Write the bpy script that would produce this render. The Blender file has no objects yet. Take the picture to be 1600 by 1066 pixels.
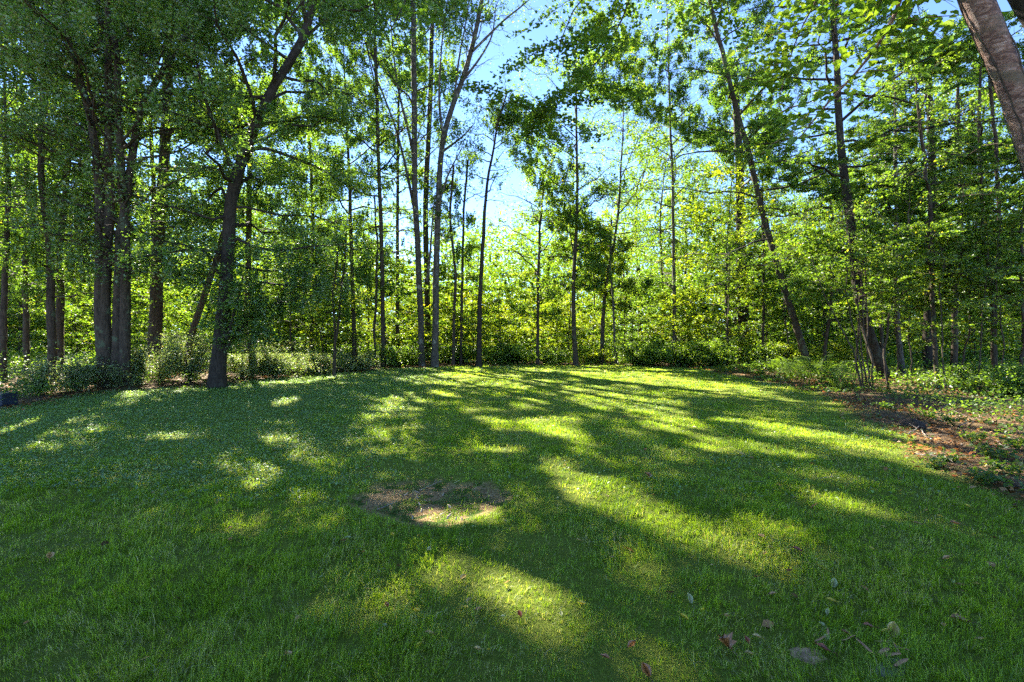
import bpy, math, random
import numpy as np
from mathutils import Vector

scn = bpy.context.scene
COL = scn.collection
R = math.radians

# ------------------------------------------------------------------ camera
F, CX, HY, EYE = 740.0, 800.0, 530.0, 1.55
cam_d = bpy.data.cameras.new('camera')
cam = bpy.data.objects.new('camera', cam_d); COL.objects.link(cam)
cam_d.sensor_width = 36.0
cam_d.lens = 36.0 * F / 1600.0
cam.location = (0, 0, EYE)
cam.rotation_euler = (R(90) - math.atan(3 / F), 0, 0)
cam_d.clip_start = 0.05; cam_d.clip_end = 2000
scn.camera = cam

# ------------------------------------------------------------------ light
SUN_AZ, SUN_EL = R(-30), R(38)          # azimuth measured from +Y, negative = left
S = np.array([math.sin(SUN_AZ) * math.cos(SUN_EL), math.cos(SUN_AZ) * math.cos(SUN_EL), math.sin(SUN_EL)])
world = bpy.data.worlds.new('World'); scn.world = world; world.use_nodes = True
wn = world.node_tree; wn.nodes.clear()
wo = wn.nodes.new('ShaderNodeOutputWorld'); wb = wn.nodes.new('ShaderNodeBackground'); ws = wn.nodes.new('ShaderNodeTexSky')
ws.sky_type = 'NISHITA'; ws.sun_disc = False
ws.sun_elevation = SUN_EL; ws.sun_rotation = SUN_AZ
ws.air_density = 0.7; ws.dust_density = 0.0; ws.ozone_density = 4.5; ws.altitude = 2000
wn.links.new(ws.outputs[0], wb.inputs[0]); wn.links.new(wb.outputs[0], wo.inputs[0])
wb.inputs[1].default_value = 0.05
sun_d = bpy.data.lights.new('sun', 'SUN'); sun = bpy.data.objects.new('sun', sun_d); COL.objects.link(sun)
sun_d.energy = 3.4; sun_d.angle = R(0.53); sun_d.color = (1.0, 0.93, 0.80)
sun.rotation_euler = Vector(S).to_track_quat('Z', 'Y').to_euler()
scn.view_settings.view_transform = 'Standard'; scn.view_settings.look = 'None'
scn.view_settings.exposure = 3.6; scn.view_settings.gamma = 1.0
cy = scn.cycles
cy.max_bounces = 10; cy.diffuse_bounces = 8; cy.transmission_bounces = 8; cy.glossy_bounces = 2
cy.transparent_max_bounces = 4
cy.caustics_reflective = False; cy.caustics_refractive = False
cy.sample_clamp_indirect = 6.0
cy.use_adaptive_sampling = True; cy.adaptive_threshold = 0.02
cy.use_denoising = False

# ------------------------------------------------------------------ helpers
def g(x, y):
    x = np.asarray(x, float); y = np.asarray(y, float)
    return (0.035 * np.sin(.41 * x + .7) * np.sin(.33 * y + .4) + 0.015 * np.sin(1.3 * x + 2) * np.sin(1.1 * y + 1)
            + np.clip((y - 30) / 60, 0, 1) * 0.8 * np.sin(.05 * x))
G0 = float(g(0, 0)); cam.location.z = EYE + G0
CZ = EYE + G0

def P(px, py, d):
    return np.array([(px - CX) / F * d, d, CZ + (HY - py) / F * d])
def ground_at(px, py):
    d = EYE * F / (py - HY)
    x = (px - CX) / F * d
    return np.array([x, d, float(g(x, d))])
def proj(p):
    y = np.maximum(p[..., 1], 0.01)
    return CX + p[..., 0] / y * F, HY - (p[..., 2] - CZ) / y * F

def build(name, verts, faces, mats, parent=None, mi=None, attr=None, smooth=False):
    """faces: list of int arrays (n,k); mi: list of material index per array; attr: per-vertex float 'rnd'"""
    me = bpy.data.meshes.new(name)
    verts = np.asarray(verts, np.float32)
    me.vertices.add(len(verts)); me.vertices.foreach_set('co', verts.ravel())
    tot = np.concatenate([np.full(len(f), f.shape[1], np.int32) for f in faces])
    loops = np.concatenate([f.astype(np.int32).ravel() for f in faces])
    me.loops.add(len(loops)); me.loops.foreach_set('vertex_index', loops)
    st = np.zeros(len(tot), np.int32); st[1:] = np.cumsum(tot)[:-1]
    me.polygons.add(len(tot)); me.polygons.foreach_set('loop_start', st)
    me.polygons.foreach_set('loop_total', tot)
    if mi is not None:
        me.polygons.foreach_set('material_index', np.concatenate([np.full(len(f), m, np.int32) for f, m in zip(faces, mi)]))
    if smooth is True:
        me.polygons.foreach_set('use_smooth', np.ones(len(tot), bool))
    elif smooth is not False:
        me.polygons.foreach_set('use_smooth', np.concatenate([np.full(len(f), s, bool) for f, s in zip(faces, smooth)]))
    me.update(calc_edges=True)
    if attr is not None:
        items = attr.items() if isinstance(attr, dict) else [('rnd', attr)]
        for k, v in items:
            a = me.attributes.new(k, 'FLOAT', 'POINT'); a.data.foreach_set('value', np.asarray(v, np.float32))
    for m in (mats if isinstance(mats, (list, tuple)) else [mats]): me.materials.append(m)
    o = bpy.data.objects.new(name, me); COL.objects.link(o)
    if parent: o.parent = parent
    return o
def tag(o, label=None, cat=None, group=None, kind=None):
    if label: o['label'] = label
    if cat: o['category'] = cat
    if group: o['group'] = group
    if kind: o['kind'] = kind
    return o
def empty(name, loc):
    o = bpy.data.objects.new(name, None); COL.objects.link(o); o.location = loc; o.empty_display_size = .2
    return o

def tubes(pts, rad, sides=6, rough=0.0, rng=None):
    """pts (n,K,3), rad (n,K) -> verts, quad faces"""
    pts = np.asarray(pts, float); rad = np.asarray(rad, float)
    n, K, _ = pts.shape
    t = np.gradient(pts, axis=1)
    t /= np.linalg.norm(t, axis=2, keepdims=True) + 1e-9
    ref = np.where(np.abs(t[:, :1, 2:3]) > .8, np.array([1., 0, 0]), np.array([0., 0, 1]))
    ref = np.repeat(ref, K, axis=1)
    u = np.cross(t, ref); u /= np.linalg.norm(u, axis=2, keepdims=True) + 1e-9
    v = np.cross(t, u)
    a = np.arange(sides) / sides * 2 * np.pi
    r = rad[:, :, None]
    if rough:
        ph = np.cumsum(rng.normal(0, .5, (n, K, 1)), axis=1)
        r = r * (1 + rough * (np.sin(3 * a + ph) * .5 + np.sin(2 * a + 1.7 * ph) * .4 + rng.normal(0, .25, (n, K, sides))))
    else:
        r = np.repeat(r, sides, axis=2)
    V = pts[:, :, None, :] + r[..., None] * (np.cos(a)[None, None, :, None] * u[:, :, None, :] + np.sin(a)[None, None, :, None] * v[:, :, None, :])
    idx = np.arange(n * K * sides).reshape(n, K, sides)
    nx = np.roll(idx, -1, axis=2)
    f = np.stack([idx[:, :-1], nx[:, :-1], nx[:, 1:], idx[:, 1:]], axis=-1).reshape(-1, 4)
    return V.reshape(-1, 3), f

def resample(pl, K):
    pl = np.asarray(pl, float)
    s = np.concatenate([[0], np.cumsum(np.linalg.norm(np.diff(pl[:, :3], axis=0), axis=1))])
    q = np.linspace(0, s[-1], K)
    out = np.stack([np.interp(q, s, pl[:, i]) for i in range(pl.shape[1])], axis=1)
    for _ in range(2):                         # soften kinks
        out[1:-1] = .25 * out[:-2] + .5 * out[1:-1] + .25 * out[2:]
    return out

def leaf_quads(c, rng, size, up=.75, shape='rhomb', aim=None):
    """leaves at c (n,3); returns verts, faces, per-vertex rnd"""
    n = len(c)
    az = rng.uniform(0, 2 * np.pi, n)
    a = np.stack([np.cos(az), np.sin(az), rng.normal(-.25, .35, n)], 1)
    if aim is not None: a = a * .7 + aim
    a /= np.linalg.norm(a, axis=1, keepdims=True)
    nrm = np.stack([rng.normal(0, 1 - up, n), rng.normal(0, 1 - up, n), np.ones(n) * up + rng.normal(0, .25, n)], 1) + rng.normal(0, .22, (n, 3))
    b = np.cross(nrm, a); b /= np.linalg.norm(b, axis=1, keepdims=True) + 1e-9
    nn = np.cross(a, b)
    l = (size * rng.uniform(.65, 1.25, n))[:, None]
    fold = rng.uniform(-.02, .22, n)[:, None]
    if shape == 'rhomb':
        w = l * .36
        v = np.stack([c - a * l * .5, c + b * w + nn * fold * l - a * l * .05, c + a * l * .5 - nn * l * .1, c - b * w + nn * fold * l - a * l * .05], 1)
        k = 4; f = [np.arange(n * 4).reshape(n, 4)]
    else:                                        # broad lobed leaf, six corners, folded on the midrib
        w = l * .46
        pr = np.stack([c - a * l * .5, c + b * w * .9 + nn * fold * l - a * l * .22, c + b * w * .75 + nn * fold * l * .8 + a * l * .16,
                       c + a * l * .55 - nn * l * .12, c - b * w * .75 + nn * fold * l * .8 + a * l * .16, c - b * w * .9 + nn * fold * l - a * l * .22], 1)
        v = pr; k = 6
        i = np.arange(n * 6).reshape(n, 6)
        f = [np.concatenate([i[:, [0, 1, 2, 3]], i[:, [0, 3, 4, 5]]])]
    return v.reshape(-1, 3), f, k

def inpoly(x, y, poly):
    poly = np.asarray(poly, float); ins = np.zeros(np.shape(x), bool)
    j = len(poly) - 1
    for i in range(len(poly)):
        xi, yi = poly[i]; xj, yj = poly[j]
        c = ((yi > y) != (yj > y)) & (x < (xj - xi) * (y - yi) / (yj - yi + 1e-12) + xi)
        ins ^= c; j = i
    return ins
def polydist(x, y, poly):
    d = np.full(np.shape(x), 1e9)
    for i in range(len(poly)):
        ax, ay = poly[i - 1]; bx, by = poly[i]
        dx, dy = bx - ax, by - ay
        t = np.clip(((x - ax) * dx + (y - ay) * dy) / (dx * dx + dy * dy + 1e-12), 0, 1)
        d = np.minimum(d, np.hypot(x - ax - t * dx, y - ay - t * dy))
    return np.where(inpoly(x, y, poly), d, -d)
def vnoise(x, y, f, seed=0):
    x = x * f; y = y * f
    xi = np.floor(x).astype(int); yi = np.floor(y).astype(int)
    fx = x - xi; fy = y - yi; fx = fx * fx * (3 - 2 * fx); fy = fy * fy * (3 - 2 * fy)
    def h(a, b):
        q = np.sin(a * 127.1 + b * 311.7 + seed * 74.7) * 43758.5453
        return q - np.floor(q)
    return (h(xi, yi) * (1 - fx) + h(xi + 1, yi) * fx) * (1 - fy) + (h(xi, yi + 1) * (1 - fx) + h(xi + 1, yi + 1) * fx) * fy

# ------------------------------------------------------------------ materials
def nodes(name):
    m = bpy.data.materials.new(name); m.use_nodes = True
    nt = m.node_tree; nt.nodes.clear()
    out = nt.nodes.new('ShaderNodeOutputMaterial')
    def N(t, **kw):
        n = nt.nodes.new(t)
        for k, v in kw.items():
            if k in n.inputs: n.inputs[k].default_value = v
            else: setattr(n, k, v)
        return n
    return m, nt, out, N, nt.links.new
def ramp(N, stops):
    r = N('ShaderNodeValToRGB'); e = r.color_ramp.elements
    while len(e) < len(stops): e.new(.5)
    for i, (p, c) in enumerate(stops): e[i].position = p; e[i].color = (*c, 1)
    return r
def leaf_mat(name, stops, trans=(1.5, 1.45, .55), tmix=.5, gloss=.07, rough=.38):
    m, nt, out, N, L = nodes(name)
    at = N('ShaderNodeAttribute', attribute_name='rnd'); r = ramp(N, stops); L(at.outputs['Fac'], r.inputs[0])
    df = N('ShaderNodeBsdfDiffuse'); L(r.outputs[0], df.inputs[0])
    mul = N('ShaderNodeMix', data_type='RGBA', blend_type='MULTIPLY'); mul.inputs[0].default_value = 1
    L(r.outputs[0], mul.inputs[6]); mul.inputs[7].default_value = (*trans, 1)
    tr = N('ShaderNodeBsdfTranslucent'); L(mul.outputs[2], tr.inputs[0])
    mx = N('ShaderNodeMixShader'); mx.inputs[0].default_value = tmix; L(df.outputs[0], mx.inputs[1]); L(tr.outputs[0], mx.inputs[2])
    gl = N('ShaderNodeBsdfGlossy', Roughness=rough); gl.inputs[0].default_value = (1, 1, 1, 1)
    m2 = N('ShaderNodeMixShader'); m2.inputs[0].default_value = gloss; L(mx.outputs[0], m2.inputs[1]); L(gl.outputs[0], m2.inputs[2])
    L(m2.outputs[0], out.inputs[0])
    return m
LEAF = {
    'dark': leaf_mat('leaf_dark', [(0, (.052, .105, .026)), (.5, (.088, .165, .036)), (.9, (.13, .21, .04)), (1, (.16, .19, .03))], trans=(2.2, 2.1, .6), tmix=.5, gloss=.06, rough=.42),
    'mid': leaf_mat('leaf_mid', [(0, (.045, .10, .014)), (.5, (.080, .15, .026)), (.9, (.12, .19, .03)), (1, (.22, .21, .03))], trans=(2.2, 2.1, .6), tmix=.55, gloss=.035, rough=.45),
    'bright': leaf_mat('leaf_bright', [(0, (.065, .13, .012)), (.5, (.105, .18, .026)), (.9, (.16, .23, .03)), (1, (.28, .25, .03))], trans=(2.1, 2.0, .6), tmix=.52, gloss=.035, rough=.45),
    'yellow': leaf_mat('leaf_yellow', [(0, (.10, .15, .010)), (.5, (.16, .22, .022)), (.9, (.23, .27, .025)), (1, (.34, .28, .03))], trans=(2.0, 1.95, .5), tmix=.52, gloss=.03, rough=.45),
    'grey': leaf_mat('leaf_grey', [(0, (.09, .14, .035)), (.5, (.15, .21, .07)), (.85, (.24, .28, .14)), (1, (.30, .12, .06))], trans=(1.6, 1.6, .7), gloss=.05, rough=.5),
}
GRASS = leaf_mat('grass_blade', [(0, (.12, .20, .014)), (.45, (.19, .30, .018)), (.8, (.25, .36, .024)), (.90, (.30, .35, .06)), (1, (.36, .33, .19))], trans=(2.0, 1.9, .6), tmix=.5, gloss=.02, rough=.5)
CLOVER = leaf_mat('clover_leaf', [(0, (.10, .19, .05)), (.6, (.16, .27, .08)), (1, (.24, .33, .11))], trans=(1.6, 1.6, .7), gloss=.045, rough=.5)
DRY = leaf_mat('dry_leaf', [(0, (.06, .03, .010)), (.4, (.16, .075, .022)), (.7, (.30, .14, .045)), (.9, (.40, .25, .11)), (1, (.48, .13, .03))], trans=(1.3, 1.1, .8), tmix=.25, gloss=.02)
def bark_mat(name, dark, light, sc=9, lichen=None, lf=.0):
    m, nt, out, N, L = nodes(name)
    tc = N('ShaderNodeTexCoord'); mp = N('ShaderNodeMapping'); mp.inputs['Scale'].default_value = (1, 1, .22); L(tc.outputs['Object'], mp.inputs[0])
    n1 = N('ShaderNodeTexNoise', Scale=sc * 2.2, Detail=6.0, Roughness=.7); L(mp.outputs[0], n1.inputs[0])
    r = ramp(N, [(.32, dark), (.62, light)]); L(n1.outputs[0], r.inputs[0])
    col = r.outputs[0]
    n2 = N('ShaderNodeTexNoise', Scale=3.5, Detail=5.0); L(tc.outputs['Object'], n2.inputs[0])
    if lichen:
        r2 = ramp(N, [(.52 - lf, (0, 0, 0)), (.60 - lf, (1, 1, 1))]); L(n2.outputs[0], r2.inputs[0])
        mx = N('ShaderNodeMix', data_type='RGBA'); L(r2.outputs[0], mx.inputs[0]); L(col, mx.inputs[6]); mx.inputs[7].default_value = (*lichen, 1)
        col = mx.outputs[2]
    b = N('ShaderNodeBsdfPrincipled', Roughness=.9); L(col, b.inputs['Base Color'])
    b.inputs['Specular IOR Level'].default_value = .2
    bp = N('ShaderNodeBump', Strength=.9, Distance=.03); L(n1.outputs[0], bp.inputs['Height']); L(bp.outputs[0], b.inputs['Normal'])
    L(b.outputs[0], out.inputs[0]); return m
BARK = {
    'dark': bark_mat('bark_dark', (.012, .009, .006), (.052, .040, .029), lichen=(.07, .075, .05), lf=-.08),
    'brown': bark_mat('bark_brown', (.018, .013, .008), (.085, .062, .042), lichen=(.085, .10, .055), lf=-.05),
    'grey': bark_mat('bark_grey', (.025, .020, .015), (.12, .10, .08), lichen=(.22, .21, .17), lf=-.05),
}
# ground
def ground_mat():
    m, nt, out, N, L = nodes('ground_soil_and_turf')
    tc = N('ShaderNodeTexCoord')
    lawn = N('ShaderNodeAttribute', attribute_name='lawn'); bare = N('ShaderNodeAttribute', attribute_name='bare'); sand = N('ShaderNodeAttribute', attribute_name='litter')
    n1 = N('ShaderNodeTexNoise', Scale=1.2, Detail=8.0, Roughness=.65); L(tc.outputs['Object'], n1.inputs[0])
    n2 = N('ShaderNodeTexNoise', Scale=38.0, Detail=6.0, Roughness=.75); L(tc.outputs['Object'], n2.inputs[0])
    vo = N('ShaderNodeTexVoronoi', Scale=30.0); L(tc.outputs['Object'], vo.inputs[0])
    turf = ramp(N, [(.3, (.06, .09, .010)), (.5, (.13, .17, .018)), (.68, (.18, .19, .035)), (.8, (.26, .21, .10))]); L(n2.outputs[0], turf.inputs[0])
    soil = ramp(N, [(.3, (.09, .055, .022)), (.48, (.28, .18, .075)), (.65, (.48, .35, .18))]); L(n2.outputs[0], soil.inputs[0])
    lit = ramp(N, [(0, (.03, .02, .012)), (.35, (.09, .055, .03)), (.7, (.19, .12, .07)), (1, (.10, .11, .04))]); L(vo.outputs['Color'], lit.inputs[0])
    mossr = ramp(N, [(.5, (0, 0, 0)), (.58, (1, 1, 1))]); n3 = N('ShaderNodeTexNoise', Scale=7.0, Detail=5.0); L(tc.outputs['Object'], n3.inputs[0]); L(n3.outputs[0], mossr.inputs[0])
    moss = N('ShaderNodeMix', data_type='RGBA'); L(mossr.outputs[0], moss.inputs[0]); L(soil.outputs[0], moss.inputs[6]); moss.inputs[7].default_value = (.055, .10, .015, 1)
    def edge(att, a=.35):
        ad = N('ShaderNodeMath', operation='MULTIPLY_ADD'); L(n3.outputs[0], ad.inputs[0]); ad.inputs[1].default_value = a; ad.inputs[2].default_value = -a / 2
        s = N('ShaderNodeMath', operation='ADD', use_clamp=True); L(att.outputs['Fac'], s.inputs[0]); L(ad.outputs[0], s.inputs[1])
        return s.outputs[0]
    a = N('ShaderNodeMix', data_type='RGBA'); L(edge(lawn), a.inputs[0]); L(lit.outputs[0], a.inputs[6]); L(turf.outputs[0], a.inputs[7])
    b2 = N('ShaderNodeMix', data_type='RGBA'); L(edge(bare), b2.inputs[0]); L(a.outputs[2], b2.inputs[6]); L(moss.outputs[2], b2.inputs[7])
    b = N('ShaderNodeBsdfPrincipled', Roughness=.95); L(b2.outputs[2], b.inputs['Base Color']); b.inputs['Specular IOR Level'].default_value = .1
    bp = N('ShaderNodeBump', Strength=1.0, Distance=.03); L(n2.outputs[0], bp.inputs['Height']); L(bp.outputs[0], b.inputs['Normal'])
    L(b.outputs[0], out.inputs[0]); return m
def plain_mat(name, c1, c2, sc=12, rough=.8, bump=.5):
    m, nt, out, N, L = nodes(name)
    tc = N('ShaderNodeTexCoord'); n1 = N('ShaderNodeTexNoise', Scale=sc, Detail=7.0, Roughness=.65); L(tc.outputs['Object'], n1.inputs[0])
    r = ramp(N, [(.35, c1), (.65, c2)]); L(n1.outputs[0], r.inputs[0])
    b = N('ShaderNodeBsdfPrincipled', Roughness=rough); L(r.outputs[0], b.inputs['Base Color'])
    bp = N('ShaderNodeBump', Strength=bump, Distance=.01); L(n1.outputs[0], bp.inputs['Height']); L(bp.outputs[0], b.inputs['Normal'])
    L(b.outputs[0], out.inputs[0]); return m
STONE = plain_mat('stone', (.13, .075, .035), (.46, .29, .15), 34, bump=1.0)
DARKSTONE = plain_mat('weathered_wood_dark', (.006, .004, .003), (.05, .032, .018), 26, rough=1.0, bump=1.0)
TWIG = plain_mat('dead_twig', (.12, .09, .07), (.30, .25, .20), 30)
CHIP = plain_mat('wood_chip', (.20, .09, .04), (.42, .24, .12), 25)
PALE = plain_mat('pale_chip', (.20, .15, .10), (.42, .34, .25), 25)
BOX = plain_mat('dark_painted_metal', (.012, .018, .035), (.018, .026, .050), 6, rough=.45, bump=.05)

# ------------------------------------------------------------------ regions
def W(pts): return [tuple(ground_at(*p)[:2]) for p in pts]
EDGE_PX = [(0, 640), (60, 632), (120, 620), (180, 611), (260, 607), (330, 602), (420, 594), (520, 584), (600, 576), (700, 572), (850, 570.5), (1000, 571), (1100, 575),
           (1160, 588), (1220, 600), (1290, 618), (1340, 640), (1385, 662), (1430, 700), (1500, 735), (1600, 790)]
EDGE = W(EDGE_PX)
LAWN = [(-16, 7.0), (-13, 9.2)] + EDGE + [(5.6, 3.4), (6.5, 1), (8, -8), (-16, -8)]
BARE = W([(560, 775), (600, 758), (680, 752), (750, 758), (790, 775), (770, 800), (700, 812), (640, 808), (580, 800)])
LIT_PX = [
    [(735, 648), (800, 655), (870, 652), (915, 668), (930, 700), (880, 690), (820, 672), (750, 668)],
    [(835, 708), (880, 712), (940, 745), (985, 775), (1060, 790), (1130, 810), (1220, 835), (1290, 862), (1240, 872), (1150, 850), (1080, 832), (1000, 810), (930, 790), (870, 745)],
    [(880, 600), (1000, 600), (1080, 640), (1180, 690), (1270, 700), (1330, 712), (1300, 722), (1200, 716), (1110, 700), (1040, 668), (960, 640), (880, 622)],
    [(1150, 640), (1230, 660), (1330, 672), (1400, 700), (1440, 720), (1370, 718), (1290, 700), (1200, 680), (1140, 655)],
    [(1300, 770), (1360, 775), (1440, 800), (1400, 815), (1330, 800)],
    [(600, 588), (700, 580), (790, 586), (870, 596), (830, 606), (720, 602), (660, 600)],
    [(880, 583), (1000, 580), (1080, 590), (1180, 606), (1260, 628), (1180, 622), (1060, 604), (950, 596)],
    [(0, 660), (60, 650), (135, 640), (140, 648), (70, 664), (0, 682)],
    [(0, 690), (50, 680), (60, 700), (0, 712)],
    [(560, 905), (600, 890), (640, 900), (660, 950), (620, 975), (570, 950)],
    [(655, 880), (720, 870), (760, 905), (740, 925), (700, 935), (690, 975), (650, 990), (640, 930)], [(770, 895), (840, 890), (905, 930), (985, 985), (930, 1002), (860, 985), (800, 945)],
    [(1010, 960), (1080, 975), (1170, 1010), (1150, 1050), (1080, 1066), (1030, 1010)],
    [(740, 780), (780, 790), (760, 815), (730, 806)],
    [(430, 585), (520, 590), (480, 600), (420, 600)],
    [(1390, 660), (1480, 690), (1600, 745), (1560, 760), (1450, 735), (1390, 690)],
    [(1540, 900), (1600, 915), (1600, 960), (1550, 930)],
    [(960, 840), (1010, 860), (1000, 890), (950, 870)],
        [(850, 1015), (930, 1030), (960, 1066), (870, 1066)],
]
LIT = [W(p) for p in LIT_PX]
for (bx, by, rx, ry) in [(-12.6, 16.4, 1.5, .9), (-10.4, 17.6, 1.2, .8), (-8.6, 19.2, 1.6, .8), (-13.5, 14.2, .9, .7), (-6.6, 22.5, 1.4, .7), (-15.2, 15.5, 1.0, .8)]:
    LIT.append([(bx + rx * math.cos(a), by + ry * math.sin(a)) for a in np.linspace(0, 6.2, 12)])
GS = .06; GX0, GY0 = -18.0, 0.0; GNX, GNY = int(34 / GS), int(32 / GS)
gx, gy = np.meshgrid(GX0 + (np.arange(GNX) + .5) * GS, GY0 + (np.arange(GNY) + .5) * GS, indexing='ij')
wx = gx + (vnoise(gx, gy, 1.6, 1) - .5) * .7 + (vnoise(gx, gy, 5, 2) - .5) * .25
wy = gy + (vnoise(gx, gy, 1.6, 3) - .5) * .7 + (vnoise(gx, gy, 5, 4) - .5) * .25
litmask = np.zeros((GNX, GNY), bool)
for p in LIT: litmask |= inpoly(wx, wy, p)
# scattered small sun flecks
fl = (vnoise(gx, gy, .9, 9) * .6 + vnoise(gx, gy, 2.6, 11) * .4)
litmask |= (fl > .85) & (gy > 6.5)
litp = np.where(vnoise(gx, gy, 3.1, 13) * .5 + vnoise(gx, gy, 9, 14) * .5 > .40, .97, .55)

GAP = [(745, 30), (800, 10), (835, 20), (800, 60), (790, 130), (770, 170), (748, 215), (745, 280), (790, 285), (825, 270), (840, 300), (820, 325), (770, 330), (720, 290),
       (712, 210), (735, 130), (720, 60)]
# trunk corridors: raster of "keep the view of this trunk clear nearer than depth d"
CO_D = np.zeros((1600, 1066), np.float32); CO_P = np.zeros((1600, 1066), np.float32)
def corridor(pts, rad, d, p):
    for (ax, ay), (bx, by) in zip(pts[:-1], pts[1:]):
        n = int(max(abs(ax - bx), abs(ay - by)) / 2) + 2
        for t in np.linspace(0, 1, n):
            x = ax + (bx - ax) * t; y = ay + (by - ay) * t
            x0, x1 = int(max(0, x - rad)), int(min(1600, x + rad + 1)); y0, y1 = int(max(0, y - 2)), int(min(1066, y + 3))
            if x1 > x0 and y1 > y0:
                CO_D[x0:x1, y0:y1] = np.maximum(CO_D[x0:x1, y0:y1], d); CO_P[x0:x1, y0:y1] = np.maximum(CO_P[x0:x1, y0:y1], p)

def keep_leaves(c, rng, near=False):
    n = len(c); k = np.ones(n, bool)
    px, py = proj(c)
    front = c[:, 1] > .3
    inview = front & (px > -320) & (px < 1920) & (py > -70) & (py < 1200)
    # shadow foot on the ground
    s = (c[:, 2] - g(0, 0)) / S[2]
    fx = c[:, 0] - S[0] * s; fy = c[:, 1] - S[1] * s
    onl = (fx > -18) & (fx < 15.9) & (fy > -1) & (fy < 31.9)
    k &= inview | (onl & (np.abs(fx) < np.maximum(fy, 1) * 1.3 + 1.5))
    iu = np.clip(((fx - GX0) / GS).astype(int), 0, GNX - 1); iv = np.clip(((fy - GY0) / GS).astype(int), 0, GNY - 1)
    lit = onl & (fy > 0) & litmask[iu, iv] & (c[:, 2] > 1.0)
    u = rng.random(n)
    k &= ~(lit & (u < litp[iu, iv]))
    w_ = (c[:, 2] > np.where(fx > 5, 5.0, 7.0)) & (fx > -26) & (fx < 26) & (fy < 42) & (polydist(fx, fy, LAWN) < -1.0) & (vnoise(fx, fy, .22, 17) * .65 + vnoise(fx, fy, .8, 18) * .35 > np.where(fx > 5, .50, .60))
    k &= ~(w_ & (u < .85))
    if not near:
        gap = inpoly(px + rng.normal(0, 14, n), py + rng.normal(0, 14, n), GAP) & front
        k &= ~(gap & (rng.random(n) < .66))
    on = front & (px >= 0) & (px < 1600) & (py >= 0) & (py < 1066)
    ix = np.clip(px, 0, 1599).astype(int); iy = np.clip(py, 0, 1065).astype(int)
    blk = on & (CO_D[ix, iy] > c[:, 1]) & (rng.random(n) < CO_P[ix, iy])
    k &= ~blk
    return k

# ------------------------------------------------------------------ trees
def stem_line(pts, d, top_h, rng, w0, w1, ground=True, K=22):
    """pts in px at depth d -> (K,3), radii"""
    W_ = [P(x, y, d if not isinstance(d, (list, tuple)) else d[i]) for i, (x, y) in enumerate(pts)]
    dd = d if not isinstance(d, (list, tuple)) else d[0]
    if ground:
        b = W_[0].copy(); b[2] = float(g(b[0], b[1])) - .15; W_[0] = b
    if W_[-1][2] < top_h:
        dirn = W_[-1] - W_[-2]; dirn = dirn / np.linalg.norm(dirn) * .5 + np.array([0, 0, .7]); dirn[1] += rng.normal(0, .05)
        dirn /= dirn[2]
        W_.append(W_[-1] + dirn * (top_h - W_[-1][2]))
    L_ = resample(W_, K)
    L_[2:, 0] += np.cumsum(rng.normal(0, .018, K - 2)) ; L_[2:, 1] += np.cumsum(rng.normal(0, .03, K - 2))
    z = (L_[:, 2] - L_[0, 2]) / max(L_[-1, 2] - L_[0, 2], .1)
    r0 = w0 * .86 / 2 / F * dd; r1 = w1 * .86 / 2 / F * dd
    zt = (P(0, max(pts[-1][1], 0), dd)[2] - L_[0, 2]) / max(L_[-1, 2] - L_[0, 2], .1)
    zt = min(max(zt, .15), 1.0)
    r = np.where(z < zt, r0 + (r1 - r0) * z / zt, r1 * (1 - (z - zt) / (1 - zt + 1e-6) * .9))
    r = np.maximum(r, .008)
    if ground: r = r * (1 + .38 * np.exp(-np.maximum(L_[:, 2] - L_[0, 2] - .1, 0) / .22))
    return L_, r

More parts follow.
